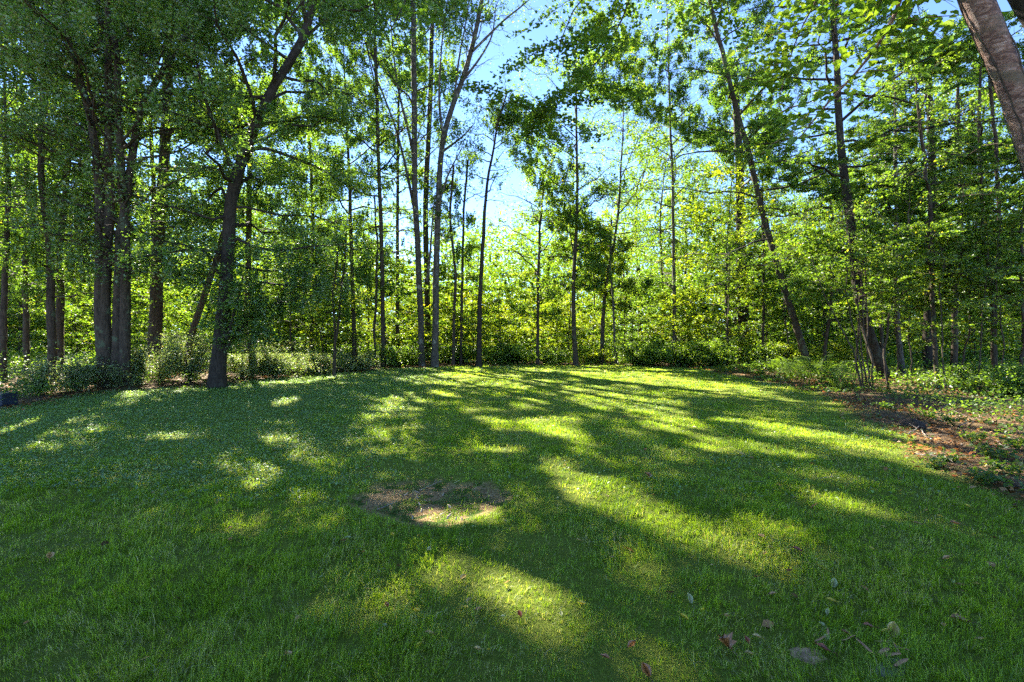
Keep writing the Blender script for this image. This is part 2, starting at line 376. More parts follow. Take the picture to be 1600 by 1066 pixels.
def grow(line, rad, rng, cb, R_, nl, el=(10, 45), prof='round', droop=.15, spr=.42, nleaf=20000, lsize=.09, flat=.24, up=.58, shape='rhomb', subs=9, near=False, side=None, twig_geo=True, curve=0.0):
    """limbs, sub-branches and leaves along one stem"""
    z = line[:, 2]; top = z[-1]
    idx = []
    hs = cb + (top - cb) * (np.arange(nl) + rng.uniform(0, 1, nl)) / nl
    hs = np.clip(hs, z[0] + .4, top - .02)
    p0 = np.stack([np.interp(hs, z, line[:, i]) for i in range(3)], 1)
    r0 = np.interp(hs, z, rad)
    u = (hs - cb) / max(top - cb, .1)
    if prof == 'round': pf = .45 + .75 * np.sin(np.pi * np.clip(u * .85 + .12, 0, 1))
    elif prof == 'wide': pf = .85 - .25 * u + .2 * np.sin(np.pi * u)
    elif prof == 'cone': pf = 1.05 - .75 * u
    else: pf = .6 + .5 * u
    Ln = R_ * pf * rng.uniform(.65, 1.15, nl)
    az = np.arange(nl) * 2.4 + rng.uniform(-.5, .5, nl)
    if side is not None: az = side + rng.normal(0, .8, nl)
    e = np.radians(el[0] + (el[1] - el[0]) * u + rng.normal(0, 7, nl))
    K = 8; s = np.linspace(0, 1, K)
    dx = np.cos(az) * np.cos(e); dy = np.sin(az) * np.cos(e); dz = np.sin(e)
    D = np.stack([dx, dy, dz], 1)
    limb = p0[:, None, :] + D[:, None, :] * (s[None, :, None] * Ln[:, None, None])
    limb[:, :, 2] -= droop * Ln[:, None] * s[None, :] ** 2 - curve * Ln[:, None] * s[None, :] ** 2
    wob = np.cumsum(rng.normal(0, .040, (nl, K, 3)) * Ln[:, None, None], axis=1) * (s[None, :, None] > 0)
    limb += wob * .8
    lr = np.minimum(r0 * .5, .008 + .0105 * Ln)[:, None] * (1 - .86 * s[None, :]) + .002
    V, Fq = tubes(limb, lr, 5)
    # subs
    ns = subs
    n2 = nl * ns
    t = np.tile((np.arange(ns) + .5) / ns * .82 + .18, nl) + rng.normal(0, .02, n2); t = np.clip(t, .12, .99)
    li = np.repeat(np.arange(nl), ns)
    f = t * (K - 1); i0 = np.minimum(f.astype(int), K - 2); fr = (f - i0)[:, None]
    q0 = limb[li, i0] * (1 - fr) + limb[li, i0 + 1] * fr
    tg = limb[li, i0 + 1] - limb[li, i0]; tg /= np.linalg.norm(tg, axis=1, keepdims=True)
    sg = np.where((np.arange(n2) % 2) == 0, 1, -1)
    ang = sg * np.radians(rng.uniform(35, 75, n2))
    hx = tg[:, 0] * np.cos(ang) - tg[:, 1] * np.sin(ang); hy = tg[:, 0] * np.sin(ang) + tg[:, 1] * np.cos(ang)
    d2 = np.stack([hx, hy, tg[:, 2] * .5 + rng.normal(0.05, .16, n2)], 1); d2 /= np.linalg.norm(d2, axis=1, keepdims=True)
    L2 = Ln[li] * spr * (1.15 - .75 * t) * rng.uniform(.6, 1.25, n2) + .15
    s3 = np.linspace(0, 1, 4)
    sub = q0[:, None, :] + d2[:, None, :] * (s3[None, :, None] * L2[:, None, None])
    sub[:, :, 2] -= .10 * L2[:, None] * s3[None, :] ** 2
    sub += np.cumsum(rng.normal(0, .03, (n2, 4, 3)) * L2[:, None, None], axis=1) * (s3[None, :, None] > 0)
    r2 = (.003 + .006 * L2)[:, None] * (1 - .75 * s3[None, :])
    V2, F2 = tubes(sub, r2, 3)
    # leaves
    wgt = L2 / L2.sum()
    cnt = rng.choice(n2, size=nleaf, p=wgt)
    ncl = 4; clt = rng.uniform(.12, 1.05, (n2, ncl)) ** .8; clw = rng.uniform(-1, 1, (n2, ncl)); clz = rng.normal(0, 1, (n2, ncl))
    ci = rng.integers(0, ncl, nleaf)
    tt = np.clip(clt[cnt, ci] + rng.normal(0, .10, nleaf), .05, 1.1)
    f = np.clip(tt, 0, .999) * 3; j = np.minimum(f.astype(int), 2); fr = (f - j)[:, None]
    c = sub[cnt, j] * (1 - fr) + sub[cnt, j + 1] * fr
    # side twigs: leaves spread sideways in a flat spray
    perp = np.stack([-d2[cnt, 1], d2[cnt, 0], np.zeros(nleaf)], 1)
    wd = (.36 * L2[cnt] * (1.15 - tt) + .05)
    c = c + perp * ((clw[cnt, ci] + rng.normal(0, .28, nleaf)) * wd)[:, None] + d2[cnt] * rng.normal(0, .05, nleaf)[:, None]
    c[:, 2] += (clz[cnt, ci] * flat * .8 + rng.normal(-.02, flat * .45, nleaf)) * np.minimum(1, L2[cnt] + .3)
    clump = rng.normal(0, .12, n2)[cnt]
    k = keep_leaves(c, rng, near)
    c = c[k]; clump = clump[k]
    lv, lf, kk = leaf_quads(c, rng, lsize, up=up, shape=shape)
    rn = np.clip(rng.beta(2, 2.2, len(c)) * .9 + clump, 0, .96); rn = np.where(rng.random(len(c)) < .012, 1.0, rn)
    return (V, Fq), (V2, F2), (lv, lf[0], np.repeat(rn, kk))

def assemble(root, stems, grown, bark, leaf, sides=12, rng=None, stem_names=None, limbs=()):
    loc = np.array(root.location)
    for i, (l, r) in enumerate(stems):
        V, Fq = tubes(l[None], r[None], sides, rough=.06, rng=rng)
        build((stem_names[i] if stem_names else 'trunk'), V - loc, [Fq], BARK[bark], root, smooth=True)
    for (l, r) in limbs:
        V, Fq = tubes(l[None], r[None], 8, rough=.05, rng=rng)
        build('limb', V - loc, [Fq], BARK[bark], root, smooth=True)
    vs, fb, fl, at = [], [], [], []; off = 0
    for a, b, c in grown:
        for V, Fq in (a, b):
            vs.append(V); fb.append(Fq + off); at.append(np.full(len(V), .5)); off += len(V)
        vs.append(c[0]); fl.append(c[1] + off); at.append(c[2]); off += len(c[0])
    if vs:
        build('crown', np.concatenate(vs) - loc, [np.concatenate(fb), np.concatenate(fl)], [BARK[bark], LEAF[leaf]], root, mi=[0, 1],
              attr=np.concatenate(at), smooth=[True, False])

# name, label, category, depth, [stem px paths], base w, top w, height, dict(crown)
TREES = []
def T(name, label, d, stems, w0, w1, H, cb=3.5, R_=3.0, nl=22, nleaf=22000, leaf='mid', bark='brown', cat='tree', vis=.6, limbs=(), names=None, **kw):
    TREES.append(dict(name=name, label=label, d=d, stems=stems, w0=w0, w1=w1, H=H, cb=cb, R=R_, nl=nl, nleaf=nleaf, leaf=leaf, bark=bark, cat=cat, vis=vis, limbs=limbs, names=names, kw=kw))
# ---- left side
T('forest_tree', 'thin dark trunk cut by the left edge of the picture', 17, [[(4, 590), (8, 500), (10, 300)]], 11, 7, 14, cb=3, R_=3, leaf='mid')
T('forest_tree', 'slim dark tree second in from the left edge, left of the reddish trunk', 20, [[(42, 588), (40, 430), (38, 230)]], 10, 7, 16, cb=3, R_=3.2)
T('forest_tree', 'reddish brown trunk with faint lean beside the stout dark stub on the far left', 17, [[(82, 598), (76, 430), (66, 320), (60, 205)]], 14, 9, 16, cb=3, R_=3.3, leaf='mid', vis=.8)
T('forest_tree', 'short looking dark trunk just right of the reddish trunk, its top lost in leaves', 19, [[(95, 590), (93, 500), (96, 400), (110, 250)]], 14, 8, 13, cb=4, R_=2.5)
T('multi_stem_tree', 'big clump of thick upright stems rising together from one ivy covered base on the left', 15.5,
  [[(166, 605), (163, 480), (168, 320), (166, 150), (163, 0)], [(180, 605), (184, 480), (192, 320), (204, 210), (222, 150), (246, 112), (300, 40)], [(192, 605), (197, 545), (199, 420), (194, 200), (187, 60)],
   [(162, 604), (160, 480), (160, 330), (150, 200), (134, 150), (100, 60)]],
  22, 11, 17, cb=3.4, R_=4.2, nl=26, nleaf=24000, leaf='dark', bark='brown', vis=.7, names=['stem'] * 4, el=(12, 52), lsize=.085)
T('forest_tree', 'thick straight grey brown trunk between the big clump and the dark forked tree', 23, [[(240, 575), (243, 440), (249, 320), (258, 180), (262, 40)]], 21, 15, 20, cb=5.5, R_=4, nleaf=28000, leaf='dark', vis=.75,
  limbs=[[(258, 215), (292, 192), (325, 176), (358, 168), (400, 172)]])
T('forest_tree', 'narrow trunk close against the left side of the thick grey brown trunk', 26, [[(236, 575), (238, 420), (240, 330), (236, 180)]], 9, 6, 15, cb=6, R_=2.5, nleaf=12000)
T('leaning_tree', 'brown trunk leaning to the right behind the bushes, left of the dark forked tree', 23, [[(288, 570), (300, 520), (318, 470), (333, 425), (352, 360), (385, 260)]], 12, 8, 14, cb=6, R_=2.6, nleaf=14000, vis=.8)
T('forked_tree', 'near dark tree on the left lawn edge, forking above head height under a wide crown', 15.3,
  [[(338, 605), (344, 500), (348, 440), (353, 320), (362, 262), (380, 222), (400, 176), (415, 130), (456, 88), (478, 10)]],
  26, 13, 16, cb=2.6, R_=4.6, nl=34, nleaf=60000, leaf='dark', bark='dark', vis=.55, el=(2, 48), lsize=.085, flat=.24,
  limbs=[[(362, 262), (350, 232), (338, 203), (322, 160), (310, 110), (300, 40)], [(378, 225), (410, 190), (440, 193), (480, 180), (530, 190)], [(368, 250), (400, 225), (440, 240), (500, 262), (560, 300)],
         [(341, 575), (352, 545), (370, 520), (398, 492), (440, 470)], [(347, 500), (356, 540), (362, 500), (372, 470), (380, 430)]])
T('forest_tree', 'dim grey trunk standing in the woods just right of the dark forked tree', 25, [[(386, 572), (386, 440), (388, 320), (392, 180)]], 11, 8, 15, cb=6, R_=2.6, nleaf=14000)
T('forest_tree', 'slender trunk far back in the woods left of the twin stemmed sapling', 30, [[(488, 565), (488, 430), (486, 300), (480, 180)]], 6, 5, 20, cb=5, R_=3.8, nl=30, nleaf=26000)
T('sapling', 'thin dark twin stemmed sapling at the lawn edge left of centre', 20, [[(521, 583), (525, 530), (532, 455), (540, 380)], [(522, 583), (524, 520), (520, 460), (528, 400)]], 5, 3, 6.5, cb=2.4, R_=1.5, nl=12, nleaf=4500, cat='sapling', leaf='mid', vis=.8, names=['stem'] * 2)
T('forest_tree', 'dark trunk at the left of the central group with a bare lower stem', 28, [[(554, 565), (552, 500), (549, 420), (545, 300)]], 9, 6, 21, cb=5, R_=4, nl=32, nleaf=30000, vis=.85)
T('sapling', 'very thin bent stem right of the leftmost trunk of the central group', 27, [[(586, 571), (584, 480), (588, 380), (584, 300)]], 5, 3, 10, cb=4, R_=1.8, nl=14, nleaf=7000, cat='sapling', vis=.7)
T('forest_tree', 'straight trunk with pale flecked bark, left of the clump of three close trunks', 27, [[(599, 570), (597, 440), (594, 330), (590, 200), (587, 60)]], 8, 6, 22, cb=6, R_=3.8, nl=32, nleaf=28000, vis=.85)
T('forest_tree', 'greenish slim trunk midway between the flecked trunk and the close central trunks', 33, [[(622, 565), (622, 440), (623, 320), (626, 180)]], 7, 5, 22, cb=7, R_=3.6, nl=28, nleaf=26000, vis=.8, bark='brown')
T('forest_tree', 'leftmost of the three close tall trunks in the centre, limbs fanning up left', 27.5, [[(659, 572), (656, 450), (650, 330), (648, 200), (648, 60), (646, 0)]], 11, 9, 23, cb=11, R_=3.4, nl=22, nleaf=14000, bark='grey', leaf='mid', vis=.9, el=(40, 60),
  limbs=[[(648, 330), (630, 240), (618, 196), (600, 150), (586, 120), (570, 60)], [(649, 260), (636, 190), (625, 160), (615, 90), (610, 20)]])
T('forest_tree', 'middle trunk of the three close tall trunks in the centre, set furthest back', 34, [[(669, 566), (667, 430), (664, 330), (672, 170), (676, 40)]], 11, 8, 22, cb=11, R_=3.2, nleaf=14000, vis=.85, el=(35, 60), bark='brown')
T('forked_tree', 'tall pale barked tree in the sky gap, forking high into slender limbs', 26.5,
  [[(679, 574), (681, 450), (685, 330), (687, 236), (695, 200), (722, 128), (739, 81), (752, 20)]], 12.5, 8, 24, cb=15, R_=3.0, nl=18, nleaf=6000, bark='grey', leaf='mid', vis=.96, el=(45, 65),
  limbs=[[(692, 210), (685, 162), (688, 110), (690, 67), (700, 0)], [(739, 81), (763, 57), (790, 30), (814, 13), (850, -20)], [(700, 190), (712, 145), (716, 95), (728, 40), (735, -10)],
         [(683, 330), (700, 272), (712, 250), (723, 230)], [(688, 240), (705, 228), (726, 212), (740, 195)], [(667, 440), (672, 400), (676, 340), (680, 300)], [(722, 128), (745, 100), (770, 60), (775, 10)]])
T('sapling', 'wavy thin stem just right of the tall pale barked tree', 28, [[(708, 570), (709, 500), (712, 430), (706, 370), (703, 340), (712, 260)]], 6, 4, 11, cb=5, R_=1.8, nl=12, nleaf=4500, cat='sapling', vis=.85)
T('sapling', 'thin straight pale stem between the wavy stem and the dark curving tree', 29, [[(720, 570), (722, 440), (724, 330), (730, 250)]], 5, 4, 12, cb=4.5, R_=1.8, nl=12, nleaf=4500, cat='sapling', vis=.85, bark='brown')
T('forked_tree', 'dark gently curving tree right of the sky gap base, forking low against the blue sky', 27,
  [[(748, 573), (750, 480), (753, 390), (757, 310), (763, 270), (773, 226), (780, 185), (788, 165), (792, 150)]], 10, 2.5, 15.3, cb=9, R_=2.6, nl=16, nleaf=7500, bark='dark', leaf='mid', vis=.93, el=(20, 50),
  limbs=[[(773, 226), (800, 208), (822, 194), (845, 186), (868, 186)], [(763, 267), (785, 266), (805, 258), (824, 257)], [(772, 230), (770, 200), (777, 170)]])
T('forest_tree', 'slim straight tree in front of the yellow green foliage, left of the mossy trunk', 29, [[(840, 569), (841, 440), (844, 360), (850, 300)]], 6, 4, 11.5, cb=3, R_=3.0, nl=24, nleaf=15000, leaf='bright', vis=.85)
T('forked_tree', 'mossy green trunk right of centre with a bent left limb', 28,
  [[(900, 570), (896, 500), (895, 430), (899, 380), (902, 320), (902, 263), (900, 200)]], 9, 4, 21, cb=4.6, R_=4.4, nl=38, nleaf=36000, leaf='mid', vis=.9,
  limbs=[[(897, 400), (891, 370), (889, 350), (893, 325), (880, 300)]])
T('forked_tree', 'slender tree with a V shaped fork left of the pale stem right of centre', 30, [[(940, 566), (942, 500), (949, 430), (959, 394), (967, 320), (972, 240)]], 8, 3, 20, cb=4.5, R_=4.2, nl=34, nleaf=32000, leaf='bright', vis=.85,
  limbs=[[(949, 430), (940, 400), (934, 385), (925, 350)]])
T('sapling', 'pale very thin stem close right of the V forked tree', 29, [[(963, 569), (962, 480), (960, 420), (962, 340)]], 4, 3, 8, cb=3.5, R_=1.6, nl=10, nleaf=5000, cat='sapling', leaf='yellow', vis=.8, bark='grey')
T('forest_tree', 'pale stemmed tree behind the lush green bush right of centre', 31, [[(1054, 566), (1053, 500), (1052, 420), (1050, 330), (1046, 180)]], 7, 4, 26, cb=4, R_=5.0, nl=44, nleaf=52000, leaf='mid', bark='grey', vis=.85)
# ---- right side
T('forest_tree', 'thick ivy clad trunk deep in the woods left of the leaning trunk', 34, [[(1163, 566), (1160, 470), (1157, 390), (1158, 300), (1150, 150)]], 17, 12, 20, cb=5, R_=4, nl=26, nleaf=28000, leaf='mid', bark='dark', vis=.8)
T('sapling', 'thin stem right of the ivy clad trunk, greyish at mid height', 28, [[(1194, 572), (1194, 480), (1192, 400), (1190, 300)]], 5, 4, 11, cb=3, R_=2.2, nl=16, nleaf=10000, cat='sapling', leaf='bright', vis=.7)
T('leaning_tree', 'tall dark trunk leaning left above the ferns on the right', 24, [[(1266, 579), (1245, 510), (1225, 445), (1206, 380), (1192, 320), (1171, 236), (1151, 176), (1130, 90), (1108, 0)]], 12, 7, 20, cb=4.5, R_=4.2, nl=34, nleaf=46000, leaf='mid', bark='brown', vis=.78, el=(0, 35), lsize=.09)
T('sapling', 'dark slim stem between the two leaning trunks on the right', 23, [[(1286, 578), (1290, 530), (1297, 470), (1300, 400)]], 6, 4, 8, cb=2.2, R_=2, nl=16, nleaf=9000, cat='sapling', leaf='bright', vis=.6)
T('leaning_tree', 'stout trunk leaning left behind the clump of thin stems on the right', 19, [[(1384, 592), (1367, 550), (1354, 523), (1343, 470), (1334, 421), (1324, 330), (1317, 257), (1310, 152), (1301, 34)]], 19, 9, 17, cb=3.4, R_=4.0, nl=36, nleaf=48000, leaf='mid', bark='dark', vis=.88, el=(-5, 30), lsize=.085, flat=.06)
T('thin_stem_clump', 'fan shaped clump of thin bare stems in front of the stout leaning trunk', 14.2, [[(1346, 612), (1342, 560), (1322, 520), (1296, 470), (1280, 430)], [(1350, 614), (1345, 560), (1330, 490), (1318, 400), (1312, 330)],
   [(1356, 616), (1350, 560), (1346, 480), (1340, 420), (1330, 340)], [(1362, 616), (1358, 570), (1352, 500), (1348, 440), (1350, 360)], [(1366, 612), (1362, 560), (1345, 500), (1338, 430), (1345, 350)]],
  3.2, 1.6, 5.4, cb=2.6, R_=1.5, nl=9, nleaf=2400, cat='sapling', leaf='bright', vis=.5, names=['stem'] * 5, flat=.05)
T('sapling', 'thin kinked stem rising just right of the stout leaning trunk base', 14.5, [[(1388, 607), (1387, 560), (1394, 500), (1404, 430), (1420, 340)]], 4, 3, 6, cb=2, R_=2, nl=13, nleaf=8000, cat='sapling', leaf='bright', vis=.5, flat=.05)
T('forest_tree', 'pale based slim trunk between the stout leaning trunk and the dark thick one', 21, [[(1410, 583), (1405, 520), (1401, 460), (1398, 388), (1400, 250)]], 9, 6, 14, cb=3, R_=3, nl=26, nleaf=26000, leaf='mid', bark='grey', vis=.65, flat=.06)
T('sapling', 'dim narrow stem behind and left of the pale based slim trunk', 26, [[(1377, 574), (1377, 500), (1378, 440), (1382, 330)]], 6, 5, 12, cb=4, R_=2.4, nl=18, nleaf=12000, cat='sapling', vis=.6)
T('forest_tree', 'thick dark trunk in the shade behind a thin light brown stem on the right', 26, [[(1450, 574), (1450, 500), (1452, 420), (1455, 300), (1450, 150)]], 16, 11, 18, cb=5, R_=3.8, nl=26, nleaf=26000, leaf='mid', bark='dark', vis=.75)
T('forest_tree', 'thin light brown stem standing close in front of the thick dark trunk', 14.6, [[(1466, 610), (1460, 540), (1458, 455), (1456, 380), (1455, 300), (1440, 180)]], 7, 5, 10, cb=2.6, R_=3, nl=26, nleaf=26000, leaf='bright', bark='brown', vis=.55, flat=.05, el=(-5, 25))
T('forest_tree', 'mottled trunk with bent middle right of the light brown stem', 23, [[(1490, 580), (1492, 520), (1494, 450), (1500, 390), (1503, 320), (1498, 180)]], 10, 8, 15, cb=4, R_=3.2, nl=24, nleaf=24000, leaf='mid', bark='brown', vis=.65)
T('forked_tree', 'slim tree splitting at chest height into two upright stems near the right edge', 16.5, [[(1556, 600), (1553, 520), (1550, 460), (1543, 400), (1533, 320), (1525, 200)], [(1556, 600), (1554, 520), (1552, 460), (1558, 400), (1560, 320), (1552, 180), (1545, 60)]], 8, 6, 12, cb=2.8, R_=3, nl=20, nleaf=17000, leaf='bright', bark='brown', vis=.6, flat=.05, el=(-5, 25), names=['stem'] * 2)
T('sapling', 'narrow dark stem almost touching the right edge of the picture', 14.6, [[(1591, 610), (1595, 540), (1600, 470), (1606, 330)]], 6, 4, 8, cb=2.2, R_=2.6, nl=18, nleaf=15000, cat='sapling', leaf='bright', vis=.5, flat=.05)
T('sapling', 'leafy thin sapling low down between the mottled trunk and the two stemmed tree', 15.5, [[(1500, 604), (1508, 560), (1514, 500), (1510, 430)]], 3.5, 2.5, 4.6, cb=1.4, R_=1.8, nl=14, nleaf=6000, cat='sapling', leaf='bright', vis=.3, flat=.04)

for px, d, H_, lab in [(1428, 15.5, 5, 'bare wiry sapling just left of the thick dark trunk on the right'), (1478, 13.2, 4.2, 'wiry sapling leaning right, just right of the light brown stem'), (1532, 14, 5.5, 'thin straight sapling close left of the two stemmed tree'),
        (1576, 13.4, 5, 'thin sapling between the two stemmed tree and the right edge'), (1402, 17, 6, 'hair thin stem in front of the pale based slim trunk'), (1336, 17.5, 5.5, 'thin stem behind the clump, left of the stout leaning trunk'),
        (1232, 26, 6.5, 'thin upright stem just left of the leaning trunk above the ferns'), (1136, 27, 6, 'thin stem in the loose yellow green bush'), (455, 22, 5.5, 'thin stem rising from the red tinged arching shrub'), (205, 18, 6, 'thin stem right of the big stem clump base')]:
    hy = HY + EYE * F / d; q = ((px * 37) % 17 - 8)
    T('sapling', lab, d, [[(px, hy), (px + q * .5, hy - 60), (px + q, hy - 120), (px + q * 2.2, hy - 180)]], 2.6, 1.6, H_, cb=1.8, R_=1.3, nl=11, nleaf=1500, cat='sapling', leaf='bright', vis=.5, flat=.05)
for t in TREES:
    for sp in t['stems']: corridor(sp, max(t['w0'] * .5, 3.5), t['d'] - .25, t['vis'])
    for sp in t['limbs']: corridor(sp, 3, t['d'] - .25, t['vis'] * .8)
# the cleared look of the near leaning trunk
corridor([(1640, 400), (1600, 290), (1560, 170), (1500, 0)], 30, 3.9, 1.0)

for ti, t in enumerate(TREES):
    rng = np.random.default_rng(100 + ti)
    d = t['d']
    stems = [stem_line(sp, d, t['H'] * (1 if i == 0 else rng.uniform(.8, .95)), rng, t['w0'] * (1 if i == 0 else .85), t['w1'] * (1 if i == 0 else .85)) for i, sp in enumerate(t['stems'])]
    b = stems[0][0][0]
    root = empty(t['name'], (b[0], b[1], b[2] + .15))
    tag(root, t['label'], t['cat'])
    limbs = []
    for lp in t['limbs']:
        k = len(lp); dep = d + np.linspace(0, rng.uniform(-1.2, 1.0), k)
        Lp = np.array([P(x, y, dd) for (x, y), dd in zip(lp, dep)])
        Lp = resample(Lp, 12)
        w = t['w1'] * .55 / 2 / F * d
        limbs.append((Lp, np.linspace(w, w * .3, 12)))
    kw = dict(t['kw'])
    grown = []
    lsz = kw.pop('lsize', .085 + max(0, d - 16) * .0022) * (1.08 if t['leaf'] == 'dark' else .92)
    for i, (l, r) in enumerate(stems):
        grown.append(grow(l, r, rng, t['cb'], t['R'], t['nl'], nleaf=int(t['nleaf'] * (1.15 if t['leaf'] == 'dark' else 2.1 if t['stems'][0][0][0] > 1280 else 2.7 if t['stems'][0][0][0] > 830 else 1.8)), lsize=lsz, **kw))
    if t['cat'] == 'tree' and t['H'] >= 13 and t['stems'][0][0][0] < 1300 and d > 15 and (t['stems'][0][0][0] < 700 or d < 25):  # unseen upper crown added above the frame to cast shade on the lawn
        zt = EYE + HY / F * d * 1.02; l, r = stems[0]
        tp = l[-1]; top = max(zt + 7.5, tp[2] + 2)
        up_l = resample(np.array([tp, tp + [rng.normal(0, .3), rng.normal(0, .3), (top - tp[2]) / 2], [tp[0] + rng.normal(0, .6), tp[1] + rng.normal(0, .6), top]]), 8)
        up_r = np.linspace(r[-1], .012, 8)
        grown.append(((tubes(up_l[None], up_r[None], 6)), (np.zeros((0, 3)), np.zeros((0, 4), int)), (np.zeros((0, 3)), np.zeros((0, 4), int), np.zeros(0))))
        LL = np.concatenate([l[:-1], up_l]); RR = np.concatenate([r[:-1], up_r])
        grown.append(grow(LL, RR, rng, max(zt + 1.2, t['cb']), 6.4 if d < 18 else 5.4, 30, nleaf=32000 if d < 28 and t['stems'][0][0][0] < 430 else 18000, lsize=.17, el=(0, 45), subs=10))
    for l, r in limbs:
        # leafy shoots on the hand-laid limbs
        Lz = l.copy()
        zz = np.maximum.accumulate(Lz[:, 2] + np.arange(12) * 1e-3); Lz[:, 2] = zz
        if zz[-1] - zz[0] > 1.5:
            grown.append(grow(Lz, r, rng, zz[0] + .5 * (zz[-1] - zz[0]), t['R'] * .45, 9, nleaf=max(2500, t['nleaf'] // 8), lsize=lsz, subs=6, el=(15, 40)))
        if True:
            q = l[4:]; nn_ = 4200 if t['leaf'] == 'dark' else 1200
            cen = q[rng.integers(0, len(q), 60)] + rng.normal(0, 1, (60, 3)) * [.4, .4, .22]
            sub = cen[rng.integers(0, 60, nn_)] + rng.normal(0, 1, (nn_, 3)) * [.2, .2, .07]
            sub = sub[keep_leaves(sub, rng)]
            lv, lf, kk = leaf_quads(sub, rng, lsz)
            e0 = np.zeros((0, 3)); e1 = np.zeros((0, 4), int)
            grown.append(((e0, e1), (e0, e1), (lv, lf[0], np.repeat(rng.beta(2, 2, len(sub)), kk))))
    assemble(root, stems, grown, t['bark'], t['leaf'], rng=rng, stem_names=t['names'], limbs=limbs)

# ---- near leaning trunks at the top right corner, bases outside the frame
def near_tree(name, label, path, w, bark, limbs, seed, leaf='bright', peel=False):
    rng = np.random.default_rng(seed)
    pts = np.array(path)
    l = resample(pts, 26); r = np.interp(np.linspace(0, 1, 26), [0, .08, 1], [w * 1.35, w, w * .6])
    root = empty(name, (l[0][0], l[0][1], float(g(l[0][0], l[0][1])))); tag(root, label, 'tree')
    loc = np.array(root.location)
    l = resample(l, 110); r = np.interp(np.linspace(0, 1, 110), np.linspace(0, 1, 26), r)
    r = r * (1 + .05 * np.sin(np.arange(110) * .55) * rng.uniform(.3, 1, 110)); V, Fq = tubes(l[None], r[None], 28, rough=.05, rng=rng)
    l = l[::4][:26]; r = r[::4][:26]
    build('trunk', V - loc, [Fq], BARK[bark], root, smooth=True)
    if peel:
        for _ in range(34):
            i = rng.integers(5, 20); a = rng.uniform(0, 6.28); c = l[i] + rng.uniform(0, 1) * (l[i + 1] - l[i])
            o1 = np.array([np.cos(a), np.sin(a), 0]); tdir = np.array([-np.sin(a), np.cos(a), 0])
            p0 = c + o1 * r[i] * .97; q = np.array([p0, p0 + o1 * .012 + tdir * .02, p0 + o1 * rng.uniform(.01, .05) + tdir * .05 + [0, 0, rng.uniform(-.06, .05)]])
            V, Fq = tubes(q[None], np.array([[.004, .003, .001]]), 4)
            build('twig_stub', V - loc, [Fq], BARK[bark], root, smooth=True)
    if peel:
        for v0 in range(5):
            a0 = rng.uniform(0, 6.28); tw = rng.uniform(-2.2, 2.2); q = []
            for i in range(0, 22):
                a = a0 + tw * i / 22 + .35 * math.sin(i * .9 + v0); q.append(l[i] + (r[i] * 1.03 + .004) * np.array([math.cos(a), math.sin(a), 0]))
            q = resample(np.array(q), 60); q[1:-1] += rng.normal(0, .004, (58, 3))
            V, Fq = tubes(q[None], np.full((1, 60), rng.uniform(.004, .011)), 6, rough=.2, rng=rng)
            build('vine', V - loc, [Fq], BARK['brown' if v0 % 2 else 'grey'], root, smooth=True)
    vs, fb, fl, at = [], [], [], []; off = 0
    for lp, wl, nlv, spread, lsz in limbs:
        q = resample(np.array(lp), 14)
        V, Fq = tubes(q[None], np.linspace(wl, wl * .25, 14)[None], 8, rough=.04, rng=rng)
        build('limb', V - loc, [Fq], BARK[bark], root, smooth=True)
        if not nlv: continue
        n2 = 26
        ii = rng.uniform(4, 12.9, n2); i0 = ii.astype(int); fr = (ii - i0)[:, None]
        p0 = q[i0] * (1 - fr) + q[i0 + 1] * fr
        az = rng.uniform(0, 6.28, n2); Ls = spread * rng.uniform(.5, 1.2, n2)
        d2 = np.stack([np.cos(az), np.sin(az), rng.normal(-.15, .2, n2)], 1)
        s3 = np.linspace(0, 1, 5)
        sub = p0[:, None] + d2[:, None] * (s3[None, :, None] * Ls[:, None, None]); sub[:, :, 2] -= .2 * Ls[:, None] * s3 ** 2
        sub += np.cumsum(rng.normal(0, .02, sub.shape) * Ls[:, None, None], axis=1)
        V2, F2 = tubes(sub, (.0035 + .003 * Ls)[:, None] * (1 - .7 * s3), 4)
        vs.append(V2); fb.append(F2 + off); at.append(np.full(len(V2), .5)); off += len(V2)
        k = rng.integers(0, n2, nlv); tt = rng.uniform(.1, 1.0, nlv) * 3.999; j = tt.astype(int); fr = (tt - j)[:, None]
        c = sub[k, j] * (1 - fr) + sub[k, j + 1] * fr + rng.normal(0, 1, (nlv, 3)) * [.10, .10, .04]
        c = c[keep_leaves(c, rng, True)]
        lv, lf, kk = leaf_quads(c, rng, lsz, up=.8, shape='broad')
        vs.append(lv); fl.append(lf[0] + off); at.append(np.repeat(np.clip(rng.beta(2, 2, len(c)), 0, .95), kk)); off += len(lv)
    if vs:
        build('crown', np.concatenate(vs) - loc, [np.concatenate(fb), np.concatenate(fl)], [BARK[bark], LEAF[leaf]], root, mi=[0, 1], attr=np.concatenate(at), smooth=[True, False])
    return root
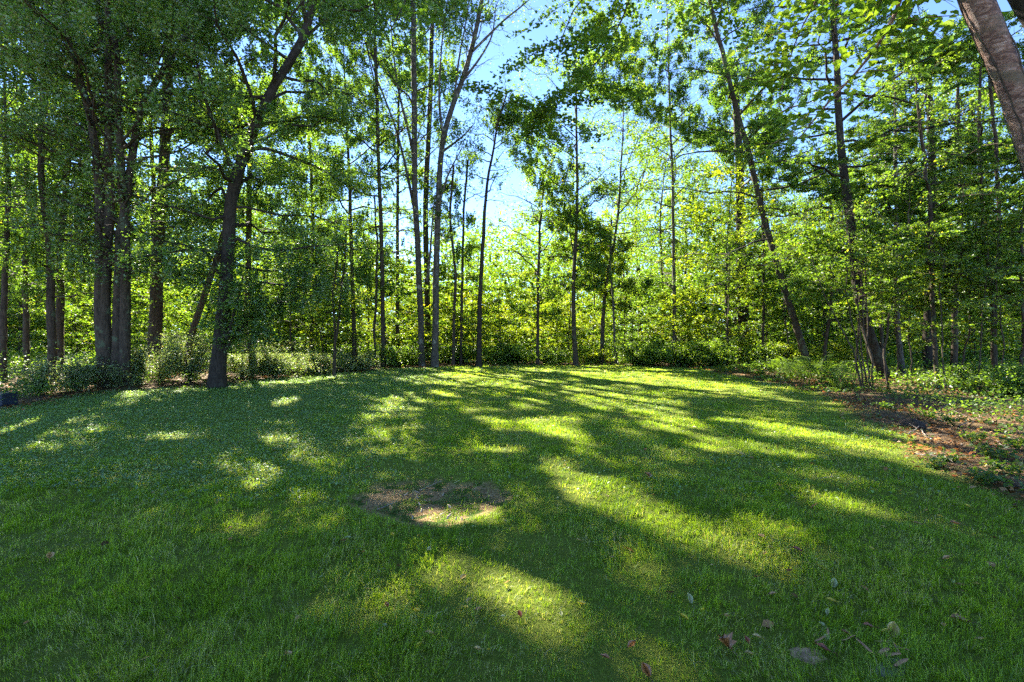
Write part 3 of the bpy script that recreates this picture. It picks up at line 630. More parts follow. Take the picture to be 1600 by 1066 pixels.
def peel_mat():
    m, nt, out, N, L = nodes('bark_reddish_peeling')
    tc = N('ShaderNodeTexCoord'); mp = N('ShaderNodeMapping'); mp.inputs['Scale'].default_value = (1, 1, 2.2); mp.inputs['Rotation'].default_value = (0, .35, 0); L(tc.outputs['Object'], mp.inputs[0])
    n1 = N('ShaderNodeTexNoise', Scale=9.0, Detail=10.0, Roughness=.78, Distortion=1.6); L(mp.outputs[0], n1.inputs[0])
    n2 = N('ShaderNodeTexNoise', Scale=2.6, Detail=4.0, Distortion=.8); L(mp.outputs[0], n2.inputs[0])
    r = ramp(N, [(.30, (.03, .016, .010)), (.45, (.16, .07, .04)), (.56, (.36, .20, .13)), (.67, (.58, .44, .36))]); L(n1.outputs[0], r.inputs[0])
    r2 = ramp(N, [(.50, (0, 0, 0)), (.62, (1, 1, 1))]); L(n2.outputs[0], r2.inputs[0])
    mx = N('ShaderNodeMix', data_type='RGBA'); L(r2.outputs[0], mx.inputs[0]); L(r.outputs[0], mx.inputs[6]); mx.inputs[7].default_value = (.17, .11, .06, 1)
    b = N('ShaderNodeBsdfPrincipled', Roughness=.75); L(mx.outputs[2], b.inputs['Base Color'])
    bp = N('ShaderNodeBump', Strength=1.0, Distance=.03); L(n1.outputs[0], bp.inputs['Height']); L(bp.outputs[0], b.inputs['Normal'])
    L(b.outputs[0], out.inputs[0]); return m
BARK['peeling'] = peel_mat()
nb = P(1795, 812, 4.0); nb[2] = float(g(nb[0], nb[1])) - .1
near_tree('leaning_tree', 'near trunk with pale reddish peeling bark leaning in from the top right corner',
    [nb, P(1700, 540, 4.0), P(1636, 290, 4.0), P(1594, 170, 4.0), P(1556, 70, 4.0), P(1522, 0, 4.0), P(1440, -170, 4.1), P(1380, -330, 4.3), P(1340, -500, 4.6)], .116, 'peeling',
    [([P(1420, -220, 4.1), P(1425, -80, 4.4), P(1401, 30, 4.8), P(1345, 110, 5.0), P(1300, 150, 5.1), P(1249, 216, 5.2)], .028, 420, .55, .085),
     ([P(1390, -300, 4.2), P(1330, -100, 5.2), P(1276, 0, 5.8), P(1240, 60, 6), P(1215, 162, 6.2)], .018, 520, .7, .09),
     ([P(1390, -300, 4.2), P(1420, -60, 4.4), P(1440, 0, 4.6), P(1400, 60, 4.9)], .016, 300, .6, .09)], 901, peel=True)
nb = P(1960, 760, 5.0); nb[2] = float(g(nb[0], nb[1])) - .1
near_tree('leaning_tree', 'shadowed dark trunk in the extreme top right corner behind the peeling one',
    [nb, P(1850, 500, 5.0), P(1740, 280, 5.0), P(1675, 110, 5.0), P(1612, 0, 5.0), P(1510, -170, 5.0), P(1400, -400, 5.2)], .20, 'dark',
    [([P(1480, -200, 5.0), P(1250, -250, 6.5), P(1000, -90, 8.5), P(895, 0, 9), P(858, 78, 9.2), P(868, 115, 9.3)], .03, 2800, 1.4, .075),
     ([P(1440, -300, 5.1), P(1150, -300, 7), P(1020, -120, 8.6), P(970, 60, 9.6), P(900, 150, 10.2), P(815, 185, 10.4)], .03, 7500, 2.0, .072),
     ([P(1440, -300, 5.1), P(1050, -420, 7.5), P(760, -200, 8.5), P(650, -40, 8.7), P(610, 50, 8.8)], .035, 1500, 1.3, .08),
     ([P(1440, -300, 5.1), P(950, -420, 7.5), P(660, -200, 8.5), P(520, -60, 8.8), P(430, 60, 9)], .05, 900, 1.3, .085),
     ([P(1440, -300, 5.1), P(1400, -120, 6.5), P(1200, -40, 7.5), P(1100, 30, 8)], .03, 2000, 1.4, .08)], 902, leaf='mid')

# ---- background trees: copies of a few kinds, placed one by one through the woods behind
def proto(name, H, cb, R_, nl, nleaf, leaf, bark, w, seed, lsize=.16, **kw):
    rng = np.random.default_rng(seed)
    l = resample(np.array([[0, 0, -.2], [rng.normal(0, .1), rng.normal(0, .1), H * .3], [rng.normal(0, .3), rng.normal(0, .3), H * .65], [rng.normal(0, .5), rng.normal(0, .5), H]]), 14)
    r = np.linspace(w, w * .15, 14)
    root = empty(name, (0, 0, 0))
    global keep_leaves
    kl = keep_leaves; keep_leaves = lambda c, rng, near=False: np.ones(len(c), bool)
    gr = [grow(l, r, rng, cb, R_, nl, nleaf=nleaf, lsize=lsize, **kw)]
    keep_leaves = kl
    assemble(root, [(l, r)], gr, bark, leaf, sides=8, rng=rng)
    return root
PR = [proto('forest_tree', 17, 2.6, 3.6, 34, 10500, 'bright', 'brown', .16, 1, el=(0, 45)),
      proto('forest_tree', 20, 5, 3.8, 34, 11000, 'mid', 'brown', .22, 2, el=(0, 45)),
      proto('forest_tree', 12, 1.5, 3.0, 30, 8500, 'yellow', 'grey', .11, 3, el=(0, 40)),
      proto('forest_tree', 15, 2.5, 3.2, 30, 9000, 'mid', 'dark', .17, 4, el=(0, 40)),
      proto('understory_tree', 6, .5, 2.6, 24, 9000, 'bright', 'brown', .05, 5, lsize=.13, el=(0, 30), flat=.06),
      proto('understory_tree', 5, .4, 2.4, 22, 8000, 'yellow', 'brown', .05, 6, lsize=.13, el=(0, 30), flat=.06)]
def copy_tree(o, parent=None):
    c = o.copy(); COL.objects.link(c); c.parent = parent
    for ch in list(o.children): copy_tree(ch, c)
    return c
LOOK = ['green crowned', 'tall', 'yellow green', 'mid green', 'low green', 'low yellowish']
rng = np.random.default_rng(77)
placed = []; used = set()
def zone(px):
    return ('behind the leftmost trunks' if px < 260 else 'behind the dark forked tree and its bushes' if px < 520 else 'behind the central group of trunks' if px < 770
            else 'behind the mossy trunk right of centre' if px < 1010 else 'behind the lush green bush and the ferns' if px < 1290 else 'behind the stems on the right')
def put(px, d, kind, sc):
    x = (px - CX) / F * d
    o = PR[kind] if kind not in used else copy_tree(PR[kind])
    used.add(kind)
    o.location = (x, d, float(g(x, d))); o.scale = (sc, sc, sc); o.rotation_euler.z = rng.uniform(0, 6.28)
    depth = 'just' if d < 33 else 'further off' if d < 46 else 'deep in the woods'
    tag(o, f'{LOOK[kind]} {"tree" if kind > 3 else "tree"} {depth} {zone(px)}', 'tree', f'background trees {zone(px)}')
tries = 0
def margin(px):  # lawn edge distance for this column
    xs = [p[0] for p in EDGE_PX]; ys = [p[1] for p in EDGE_PX]
    return EYE * F / (np.interp(px, xs, ys) - HY)
while len(placed) < 210 and tries < 9000:
    tries += 1
    px = rng.uniform(-150, 1750); d = rng.uniform(20, 66)
    if d < margin(px) + 3.5 or d < (28 if px > 1080 else 26): continue
    x = (px - CX) / F * d
    mid = 690 < px < 960
    if d < 36: kind = rng.choice([4, 5, 4, 2, 0, 3])
    else: kind = rng.choice([0, 1, 2, 3, 0, 1])
    if 560 < px < 1100 and d < 36: kind = rng.choice([4, 5])
    if 640 < px < 900 and 36 < d < 60: kind = rng.choice([2, 4, 5, 5])
    if 890 < px < 1140 and d > 38: kind = rng.choice([1, 0, 2])
    sp_ = 2.6 if kind > 3 else 5.2
    if any((x - a) ** 2 + (d - b) ** 2 < sp_ ** 2 for a, b in placed): continue
    if px < 500 and kind in (2, 5) and rng.random() < .5: kind = 3
    H = [17, 20, 12, 15, 6, 5][kind]
    sc = rng.uniform(.8, 1.15)
    lim = (HY - 335) / F * d + 1.5
    if 660 < px < 900 and H * sc > lim: sc = lim / H * rng.uniform(.8, 1.0)
    if sc < .45: kind = 4; sc = min(1.1, lim / 6)
    placed.append((x, d)); put(px, d, int(kind), sc)

# ------------------------------------------------------------------ ground
rng = np.random.default_rng(5)
def axis(lo, hi, near, fine, grow_):
    a = [0.0]; st = fine
    while a[-1] < hi:
        if a[-1] > near: st *= grow_
        a.append(a[-1] + st)
    b = [0.0]; st = fine
    while b[-1] > lo:
        if b[-1] < -near: st *= grow_
        b.append(b[-1] - st)
    return np.array(sorted(set(b + a)))
ax = axis(-400, 400, 9, .09, 1.06); ay = axis(-60, 500, 11, .09, 1.06)
X, Y = np.meshgrid(ax, ay, indexing='ij')
ld = polydist(X, Y, LAWN); bd = polydist(X, Y, BARE)
wob = (vnoise(X, Y, 1.1, 5) - .5) * 1.0 + (vnoise(X, Y, 3.5, 6) - .5) * .5
lawn_a = np.clip((ld + wob * .7) / .5 + .5, 0, 1)
bare_a = np.clip((bd + wob * .30 + .07) / .2 + .5, 0, 1)
Z = g(X, Y) + (vnoise(X, Y, 4, 8) - .5) * .02 - .03 * bare_a + (1 - lawn_a) * (vnoise(X, Y, .8, 12) - .3) * .12
iv = np.arange(X.size).reshape(X.shape)
fq = np.stack([iv[:-1, :-1], iv[1:, :-1], iv[1:, 1:], iv[:-1, 1:]], -1).reshape(-1, 4)
go = build('ground', np.stack([X, Y, Z], -1).reshape(-1, 3), [fq], ground_mat(), attr={'lawn': lawn_a.ravel(), 'bare': bare_a.ravel()}, smooth=True)
tag(go, kind='structure')
def gz(x, y):
    return g(x, y) + (vnoise(x, y, 4, 8) - .5) * .02

# ------------------------------------------------------------------ grass
def scatter_dist(n, d0, d1, e, rng, half=1.16):
    """points in the view wedge (and a little beyond) with density falling with distance"""
    u = rng.random(n); q = 2 - e
    d = (d0 ** q + u * (d1 ** q - d0 ** q)) ** (1 / q)
    x = rng.uniform(-half, half, n) * (d + .6)
    return x, d
def blades(x, y, rng, h, w, lean=.45, la=None):
    n = len(x); z = gz(x, y) - .01
    az = rng.uniform(0, 6.283, n)
    if la is None: la = rng.uniform(0, 6.283, n)
    side = np.stack([np.cos(az), np.sin(az), np.zeros(n)], 1) * w[:, None] / 2
    ln = np.abs(rng.normal(0, lean, n)) + .08
    ld_ = np.stack([np.cos(la), np.sin(la), np.zeros(n)], 1) * (h * ln)[:, None]
    b = np.stack([x, y, z], 1)
    m = b + ld_ * .35; m[:, 2] += h * .58
    t = b + ld_ * 1.15; t[:, 2] += h * (1.0 - .42 * np.minimum(ln, 1.8))
    v = np.stack([b - side, b + side, m + side * .8, m - side * .8, t], 1).reshape(-1, 3)
    i = np.arange(n * 5).reshape(n, 5)
    return v, i[:, :4], i[:, [3, 2, 4]]
NT, PB = 125000, 8
tx, ty = scatter_dist(NT, 1.5, 29, 1.5, rng)
x = np.repeat(tx, PB); y = np.repeat(ty, PB)
sp = .011 * np.maximum(y / 2.4, 1) ** .7
ox = rng.normal(0, 1, NT * PB) * sp; oy = rng.normal(0, 1, NT * PB) * sp
x = x + ox; y = y + oy
laz = np.arctan2(oy, ox) * .5 + 3.2 * (vnoise(x, y, 1.5, 35) - .5) * 2 + rng.normal(0, .9, NT * PB)
ttone = np.repeat(rng.normal(0, .13, NT), PB); thh = np.repeat(rng.lognormal(0, .32, NT), PB)
ldp = polydist(x, y, LAWN); bdp = polydist(x, y, BARE)
wob = (vnoise(x, y, 1.1, 5) - .5) + (vnoise(x, y, 3.5, 6) - .5) * .5
thin = vnoise(x, y, 2.2, 21) * .5 + vnoise(x, y, 6, 22) * .5
n = len(x)
right = np.clip((x - .28 * y - 1.6) / 2, 0, 1)
k = (ldp + wob * .7 > -.1) & ((bdp + wob * .30 + .07 < -.03) | (rng.random(n) < .035)) & (rng.random(n) < 1.05 - .9 * np.clip((thin - .5) * 3, 0, 1)) & (rng.random(n) < .95)
x, y, right, laz, ttone, thh = x[k], y[k], right[k], laz[k], ttone[k], thh[k]; n = len(x)
tall = vnoise(x, y, 1.4, 31) * .6 + vnoise(x, y, 5, 32) * .4
h = (.032 + .062 * np.clip(tall * 1.9 - .55, 0, 1) ** 1.3) * rng.uniform(.6, 1.3, n) * thh * (1 - .25 * right)
h = np.minimum(h, .10 * rng.uniform(.7, 1.15, len(h))) * np.where(y < 9, 1, .85)
clov = np.clip((-x - .12 * y - 1.6) / 3, 0, 1) * (y > 6.2)
h *= 1 - .5 * clov
w = .0029 * np.maximum(y / 2.4, 1) ** .85 * rng.uniform(.7, 1.4, n)
tone = np.clip(rng.beta(2.2, 2.4, n) * .75 + ttone + (vnoise(x, y, .7, 41) - .5) * .45 + (vnoise(x, y, 3, 42) - .5) * .35 + (vnoise(x, y, 10, 43) - .5) * .3 + .08 * right, 0, .90)
dry = rng.random(n) < (.09 + .30 * np.clip((vnoise(x, y, 1.7, 51) - .55) * 4, 0, 1) + .05 * right)
tone = np.where(dry, rng.uniform(.9, 1.0, n), tone)
v, f4, f3 = blades(x, y, rng, h, w, .62, laz)
tag(build('grass', v, [f4, f3], GRASS, attr=np.repeat(tone, 5)), 'lawn of uneven green grass blades with dry straw between them', 'grass', kind='stuff')

# clover and low weeds over the left part of the lawn
n = 260000
x, y = scatter_dist(n, 4.5, 26, 1.0, rng)
dens = np.clip((-x - .10 * y - .6) / 2.5, 0, 1) * (y > 5) + .05 + .25 * np.clip((vnoise(x, y, 1.2, 61) - .6) * 4, 0, 1)
k = (polydist(x, y, LAWN) > -.5) & (polydist(x, y, BARE) < -.1) & (rng.random(n) < dens)
x, y = x[k], y[k]; n = len(x)
c = np.stack([x, y, gz(x, y) + rng.uniform(.015, .055, n)], 1)
lv, lf, kk = leaf_quads(c, rng, .030 * np.maximum(y / 8, .8) ** .5, up=.85, shape='broad')
tag(build('clover', lv, lf, CLOVER, attr=np.repeat(rng.random(n), kk)), 'low round leaved clover mixed into the left side of the lawn', 'ground cover', kind='stuff')

# moss cushions and crumbs on the bare patch
n = 26000
x, y = scatter_dist(n * 8, 3.8, 5.4, 1, rng, .5)
k = (polydist(x, y, BARE) + (vnoise(x, y, 3.5, 6) - .5) * .3 > .0) & (vnoise(x, y, 5, 71) > .55)
x, y = x[k][:n], y[k][:n]; n = len(x)
v, f4, f3 = blades(x, y, rng, rng.uniform(.006, .014, n), np.full(n, .003), lean=.8)
v[:, 2] -= .015
tag(build('moss', v, [f4, f3], LEAF['mid'], attr=np.repeat(rng.uniform(.3, .9, n), 5)), 'green moss cushions on the bare soil patch in the lawn', 'moss', kind='stuff')

# ------------------------------------------------------------------ forest floor: litter and undergrowth
def curled(c, rng, size):
    n = len(c)
    az = rng.uniform(0, 6.283, n)
    a = np.stack([np.cos(az), np.sin(az), rng.normal(0, .35, n)], 1); a /= np.linalg.norm(a, axis=1, keepdims=True)
    nrm = np.stack([rng.normal(0, .4, n), rng.normal(0, .4, n), np.ones(n)], 1)
    b = np.cross(nrm, a); b /= np.linalg.norm(b, axis=1, keepdims=True); nn = np.cross(a, b)
    l = (size * rng.uniform(.5, 1.3, n))[:, None]; cu = rng.uniform(-.1, .35, n)[:, None]
    v = np.stack([c - a * l * .5 + nn * cu * l * .4, c + b * l * .3 + nn * cu * l - a * l * .1, c + b * l * .24 + nn * cu * l + a * l * .22, c + a * l * .5 + nn * cu * l * .5,
                  c - b * l * .24 + nn * cu * l + a * l * .22, c - b * l * .3 + nn * cu * l - a * l * .1], 1)
    i = np.arange(n * 6).reshape(n, 6)
    return v.reshape(-1, 3), np.concatenate([i[:, [0, 1, 2, 3]], i[:, [0, 3, 4, 5]]])
n = 120000
x, y = scatter_dist(n, 2.5, 45, 1.25, rng)
ldp = polydist(x, y, LAWN) + (vnoise(x, y, 1.1, 5) - .5) * .7
dens = np.where(ldp < .05, .85, np.where(ldp < .5, .10, .004))
dens = np.where((x > 3.5) & (y < 12) & (ldp < .1), 1.0, dens)
dens = dens * np.where((ldp < -.9) & (vnoise(x, y, 1.5, 99) > .4), .25, 1)
k = rng.random(n) < dens
x, y = x[k], y[k]; n = len(x)
c = np.stack([x, y, gz(x, y) + rng.uniform(.01, .05, n)], 1)
v, f = curled(c, rng, .065 * np.maximum(y / 8, 1) ** .5)
tag(build('leaf_litter', v, [f], DRY, attr=np.repeat(rng.random(n), 6)), 'brown and rusty fallen leaves covering the woodland floor beyond the lawn', 'leaf litter', kind='stuff')

# crumbs, bark bits and dead grass on the bare patch
n = 60000
x, y = scatter_dist(n, 3.6, 5.8, 1, rng, .55)
k = (polydist(x, y, BARE) + (vnoise(x, y, 3.5, 6) - .5) * .4 > -.05) & (rng.random(n) < .35)
x, y = x[k], y[k]; n = len(x)
v, f = curled(np.stack([x, y, gz(x, y) - .02 + rng.uniform(0, .012, n)], 1), rng, .013)
tag(build('soil_crumbs', v, [f], DRY, attr=np.repeat(rng.random(n), 6)), 'crumbs of earth, bark and dead grass on the bare patch in the lawn', 'crumbs', kind='stuff')

# low seedlings and groundcover beyond the edge
n = 330000
x, y = scatter_dist(n, 4, 60, .95, rng, 1.25)
ldp = polydist(x, y, LAWN) + (vnoise(x, y, 1.1, 5) - .5) * .6
pat = vnoise(x, y, .8, 81) * .6 + vnoise(x, y, 2.4, 82) * .4 + np.where((x < 0) & (ldp < -.1) & (ldp > -5), .16, 0) + np.where((x > .4 * y) & (ldp < -.8), .13, 0)
hmax = np.clip((-ldp - .1) * .28, .05, .9) * np.clip(pat * 2.0 - .45, .05, 1.3)
hmax = np.where(x > .45 * y, hmax * .55 + .05, hmax) + np.where((x < -2) & (ldp < -.15) & (ldp > -5), .35, 0)
dens = np.clip((pat - .34) * 3.2, 0, 1) * (ldp < -.05)
dens = np.where((x > .5 * y) & (ldp > -1.3) & (y < 13), dens * .22, dens)
k = rng.random(n) < dens
x, y, hmax = x[k], y[k], hmax[k]; n = len(x)
c = np.stack([x, y, gz(x, y) + .03 + hmax * rng.uniform(.1, 1, n) ** .7], 1)
kk_ = keep_leaves(c, rng); c = c[kk_]; n = len(c)
lv, lf, kk = leaf_quads(c, rng, .052 * np.maximum(c[:, 1] / 10, 1) ** .75, up=.8, shape='broad')
tag(build('undergrowth', lv, lf, LEAF['mid'], attr=np.repeat(np.clip(rng.beta(2, 2, n) + .1 * (vnoise(c[:, 0], c[:, 1], .6, 91) - .5), 0, .97), kk)), 'knee high leafy seedlings and weeds filling the woodland floor', 'undergrowth', kind='stuff')

n = 170000
x, y = scatter_dist(n, 24, 68, .55, rng, 1.2)
cl = vnoise(x, y, .35, 83) * .6 + vnoise(x, y, 1.1, 84) * .4
ldp = polydist(x, y, LAWN)
hm = np.clip((cl - .25) * 6, .3, 3.2) * np.clip((-ldp - 2) / 6, 0, 1)
c = np.stack([x, y, gz(x, y) + hm * rng.random(n) ** .8], 1)[(ldp < -3) & (rng.random(n) < np.clip(cl * 1.8, 0, 1))]
c = c[keep_leaves(c, rng)]; n = len(c)
lv, lf, kk = leaf_quads(c, rng, .10 + .0022 * c[:, 1], up=.7)
tag(build('thicket', lv, lf, LEAF['mid'], attr=np.repeat(np.clip(rng.beta(2, 2, n) + .5 * (vnoise(c[:, 0], c[:, 1], .25, 92) - .5), 0, .97), kk)), 'sunlit thicket of saplings and brambles deep between the trunks', 'thicket', kind='stuff')

# the far wood that reads as one mass
n = 190000
az = rng.uniform(-1.0, 1.0, n); dd = rng.uniform(74, 130, n)
x = np.sin(az) * dd * 1.05; y = np.cos(az) * dd
cl = vnoise(x, y, .12, 95)
pxx = CX + x / y * F
top = np.where((pxx > 690) & (pxx < 900), (HY - 345) / F * y, 13 + 6 * cl)
zt = rng.random(n) ** 1.1 * top * (.75 + .5 * cl)
k = (vnoise(x + zt * .7, y + zt, .22, 96) > .28) | (zt < 4.5)
c = np.stack([x, y, zt], 1)[k]; n = len(c)
lv, lf, kk = leaf_quads(c, rng, .62, up=.6)
tag(build('distant_woods', lv, lf, LEAF['mid'], attr=np.repeat(np.clip(rng.beta(2, 2, n) * .8 + .3 * (vnoise(c[:, 0] + c[:, 2], c[:, 1], .15, 97) - .4), 0, .95), kk)), 'far mass of woodland foliage closing the view between the trunks', 'woods', kind='stuff')

# ------------------------------------------------------------------ shrubs
def shrub(name, label, px, d, R_, H, nleaf, leaf, lsize, seed, group=None, arch=1.0, cat='shrub', nst=44, dens_in=.35):
    rng = np.random.default_rng(seed)
    x = (px - CX) / F * d; z0 = float(g(x, d))
    root = empty(name, (x, d, z0)); tag(root, label, cat, group)
    az = rng.uniform(0, 6.283, nst); rr = R_ * rng.uniform(.25, 1.45, nst); hh = H * rng.uniform(.3, 1.2, nst) * (1 if d < 25 else .8); nst_ = nst
    s = np.linspace(0, 1, 7)
    pts = np.zeros((nst, 7, 3))
    ex = s ** 1.2
    pts[:, :, 0] = np.cos(az)[:, None] * rr[:, None] * ex; pts[:, :, 1] = np.sin(az)[:, None] * rr[:, None] * ex
    pts[:, :, 2] = hh[:, None] * (np.sin(s * (1.57 + .9 * arch)) / (1 if arch < .5 else 1.0)) - .04
    pts += np.cumsum(rng.normal(0, .02, pts.shape), axis=1) * R_
    V, Fq = tubes(pts, np.full((nst, 1), .007) * (1 - .7 * s), 4)
    build('stems', V, [Fq], BARK['brown'], root, smooth=True)
    k = rng.integers(0, nst, nleaf); tt = rng.uniform(.15, 1, nleaf) * 5.999; j = tt.astype(int); fr = (tt - j)[:, None]
    c = pts[k, j] * (1 - fr) + pts[k, j + 1] * fr + rng.normal(0, 1, (nleaf, 3)) * [.10 * R_, .10 * R_, .07 * H]
    c[:, 2] = np.maximum(c[:, 2], .02)
    c = c[keep_leaves(c + [x, d, z0], rng)]
    lv, lf, kk = leaf_quads(c, rng, lsize, up=.6, shape='broad')
    build('foliage', lv, lf, LEAF[leaf], root, attr=np.repeat(np.clip(rng.beta(2, 2, len(c)), 0, 1), kk))
    return root
SH = [
 ('low shrub with tangled leafy stems beside the dark box at the left edge', 60, 13.5, 1.0, .75, 6000, 'grey', .045, 1),
 ('twiggy rounded shrub between the reddish trunk and the big stem clump', 118, 14.5, 1.1, .95, 8000, 'grey', .045, 1),
 ('dark green bush wrapping the base of the big stem clump', 172, 14.8, .65, .7, 3600, 'grey', .05, 1),
 ('pale glinting shrub just right of the big stem clump base', 216, 16, 1.0, 1.15, 8000, 'grey', .045, 1),
 ('tall silvery shrub in front of the thick grey brown trunk', 252, 17.5, 1.2, 1.5, 10000, 'grey', .05, 1),
 ('silvery green shrub immediately left of the dark forked tree', 296, 17, 1.2, 1.5, 11000, 'grey', .05, 1),
 ('shrub with reddish leaves immediately right of the dark forked tree', 380, 18.5, 1.2, 1.1, 9000, 'grey', .05, 1),
 ('wide red tinged arching shrub left of the twin stemmed sapling', 430, 19, 1.4, 1.35, 11000, 'grey', .05, 1),
 ('low pale leaved shrub touching the twin stemmed sapling on its left', 486, 21, 1.3, .9, 9000, 'grey', .055, 1),
 ('low weedy shrub right of the twin stemmed sapling', 556, 23.5, 1.3, .8, 7500, 'grey', .055, .8),
 ('rounded bush at the foot of the flecked trunk', 622, 27, 1.5, 1.3, 10000, 'bright', .075, .4),
 ('small bush around the foot of the three close trunks', 650, 28.6, 1.0, 1.0, 6000, 'mid', .07, .4),
 ('leafy bush between the tall pale barked tree and the dark curving tree', 716, 30, 1.4, 1.2, 9000, 'bright', .075, .4),
 ('broad loose bush just right of the dark curving tree', 796, 29.8, 1.8, 1.3, 11000, 'bright', .075, .4),
 ('low bush between the slim straight tree and the mossy trunk', 868, 30, 1.5, .9, 7000, 'bright', .07, .4),
 ('small bright bush between the mossy trunk and the V forked tree', 925, 30, 1.1, 1.1, 6500, 'yellow', .07, .4),
 ('lush bright green rounded bush on the lawn edge right of centre, left half', 1000, 27.5, 1.6, 1.5, 13000, 'bright', .075, .4),
 ('lush green bush on the lawn edge right of centre, right half', 1062, 27.5, 1.5, 1.45, 12000, 'bright', .075, .4),
 ('loose yellow green bush left of the ivy clad trunk', 1118, 27, 1.5, 1.6, 11000, 'bright', .075, .5),
 ('reddish brown and green mixed bush left of the leaning trunk above the ferns', 1178, 26.5, 1.4, 1.4, 9000, 'bright', .07, .6),
 ('yellowish bush right behind the ferns', 1226, 26.5, 1.2, 1.3, 8000, 'yellow', .07, .6),
 ('sunlit yellow bush behind the dark slim stem between the leaning trunks', 1316, 24, 1.3, 1.2, 8000, 'yellow', .065, .6),
 ('shaded low bush between the light brown stem and the two stemmed tree', 1512, 14.4, .8, .7, 4500, 'mid', .06, .6),
 ('leafy low bush near the right edge under the two stemmed tree', 1570, 12.5, .9, .75, 5000, 'mid', .06, .6),
]
for i, (lab, px, d, r_, h_, nl_, lf_, ls_, ar_) in enumerate(SH):
    shrub('shrub', lab, px, d, r_, h_, int(nl_ * 1.1), lf_, ls_, 300 + i, arch=ar_)

# ------------------------------------------------------------------ ferns: arching fronds, one mesh shared by all
def frond_mesh():
    rng = np.random.default_rng(3)
    s = np.linspace(0, 1, 10); cl = np.stack([s * .62, np.zeros(10), .42 * np.sin(s * 2.1) + .02], 1)
    V, Fq = tubes(cl[None], (.004 * (1 - .7 * s))[None], 4)
    m = 26; q = np.linspace(.16, .98, m); C = np.stack([np.interp(q, s, cl[:, i]) for i in range(3)], 1)
    ln = .15 * np.sin(np.pi * (q * .82 + .14)) + .01
    lv = []
    for sg in (-1, 1):
        a = np.stack([np.full(m, .35), np.full(m, sg * 1.0), np.full(m, -.22)], 1); a /= np.linalg.norm(a[0])
        b = np.array([1., 0, 0]) * .011
        tip = C + a * ln[:, None]
        mid = C + a * ln[:, None] * .4
        lv.append(np.stack([C, mid + b, tip, mid - b], 1))
    L_ = np.concatenate(lv).reshape(-1, 3)
    fl = np.arange(len(L_)).reshape(-1, 4) + len(V)
    return np.concatenate([V, L_]), [Fq, fl]
fv, ff = frond_mesh()
FE = [(1190, 586, .8), (1212, 590, .9), (1236, 594, 1.0), (1258, 598, .9), (1283, 600, 1.15), (1300, 604, .9), (1222, 583, .8), (1246, 586, .85), (1268, 590, 1.0), (1166, 584, .7), (1312, 612, .8)]
FL = ['leftmost but one', 'third from the left', 'middle front', 'second middle front', 'tallest, bright pale', 'right end, broad', 'back row left', 'back row middle', 'back row right', 'leftmost and smallest', 'rightmost and low']
fproto = None
for i, (px, py, sc) in enumerate(FE):
    r_ = np.random.default_rng(500 + i)
    p = ground_at(px, py); e = empty('fern', tuple(p)); tag(e, f'{FL[i]} fern of the row at the lawn edge below the leaning trunk', 'fern', 'ferns along the lawn edge')
    e.scale = (sc * 1.35,) * 3
    for k in range(11):
        if fproto is None:
            fproto = o = build('frond', fv, ff, LEAF['bright'], e, attr=np.full(len(fv), .55), smooth=False)
        else:
            o = fproto.copy(); COL.objects.link(o); o.parent = e
        o.rotation_euler = (r_.normal(0, .12), r_.uniform(-.5, .12), k / 11 * 6.283 + r_.normal(0, .25)); o.scale = (r_.uniform(.7, 1.15),) * 3

# ------------------------------------------------------------------ small things
def single_leaf(label, px, py, size, c1, c2, yaw, tilt, kind='broad', curl=.3, group=None):
    p = ground_at(px, py); r_ = np.random.default_rng(int(px * 7 + py))
    if kind == 'maple':
        pr = [(0, -.5), (.12, -.3), (.42, -.34), (.30, -.12), (.52, .06), (.26, .12), (.24, .30), (.10, .22), (0, .55)]
    else:
        pr = [(0, -.5), (.16, -.38), (.30, -.12), (.31, .08), (.20, .30), (.08, .44), (0, .56)]
    size = size * .78; rt = np.array(pr); n_ = len(rt)
    def up(x, y): return curl * size * (abs(x) * 1.6 + .5 * y * y + .10 * math.sin(9 * y + 3 * x)) + r_.normal(0, .012) * size
    mid = [(0, y) for y in rt[:, 1]]
    V = [[0, y * size, up(0, y)] for _, y in mid]
    Rr = [[x * size, y * size, up(x, y)] for x, y in rt[1:-1]]; Ll = [[-x * size * .93, y * size * 1.02, up(-x, y)] for x, y in rt[1:-1]]
    V = np.array(V + Rr + Ll); m_ = n_ - 2
    F3, F4 = [], []
    for base, flip in ((n_, False), (n_ + m_, True)):
        F3.append([0, base, 1]); F3.append([n_ - 2, base + m_ - 1, n_ - 1])
        for i in range(m_ - 1): F4.append([i + 1, base + i, base + i + 1, i + 2])
    st = np.array([[0, -.5 * size, .0], [0.02 * size, -.7 * size, .01], [.05 * size, -.9 * size, .02 * size]])
    SV, SF = tubes(st[None], np.full((1, 3), .012 * size + .0006), 4)
    me_ = leaf_mat_cache(c1, c2)
    o = build('fallen_leaf', np.concatenate([V, SV]), [np.array(F4), np.array(F3), SF + len(V)], me_, attr=np.concatenate([r_.uniform(.2, 1, len(V)), np.full(len(SV), .1)]))
    o.location = (p[0], p[1], p[2] + .035); o.rotation_euler = (tilt, r_.normal(0, .2), yaw)
    tag(o, label, 'leaf', group); return o
_lc = {}
def leaf_mat_cache(c1, c2):
    if (c1, c2) not in _lc: _lc[(c1, c2)] = leaf_mat('fallen_leaf_surface', [(0, c1), (1, c2)], trans=(1.2, 1.1, .8), tmix=.2, gloss=.05)
    return _lc[(c1, c2)]
BR, RU, TA, YE, PG, PK = ((.09, .035, .008), (.38, .16, .04)), ((.14, .03, .012), (.34, .10, .04)), ((.28, .19, .05), (.54, .38, .12)), ((.45, .32, .02), (.66, .50, .03)), ((.26, .28, .11), (.46, .46, .22)), ((.30, .16, .05), (.54, .31, .11))
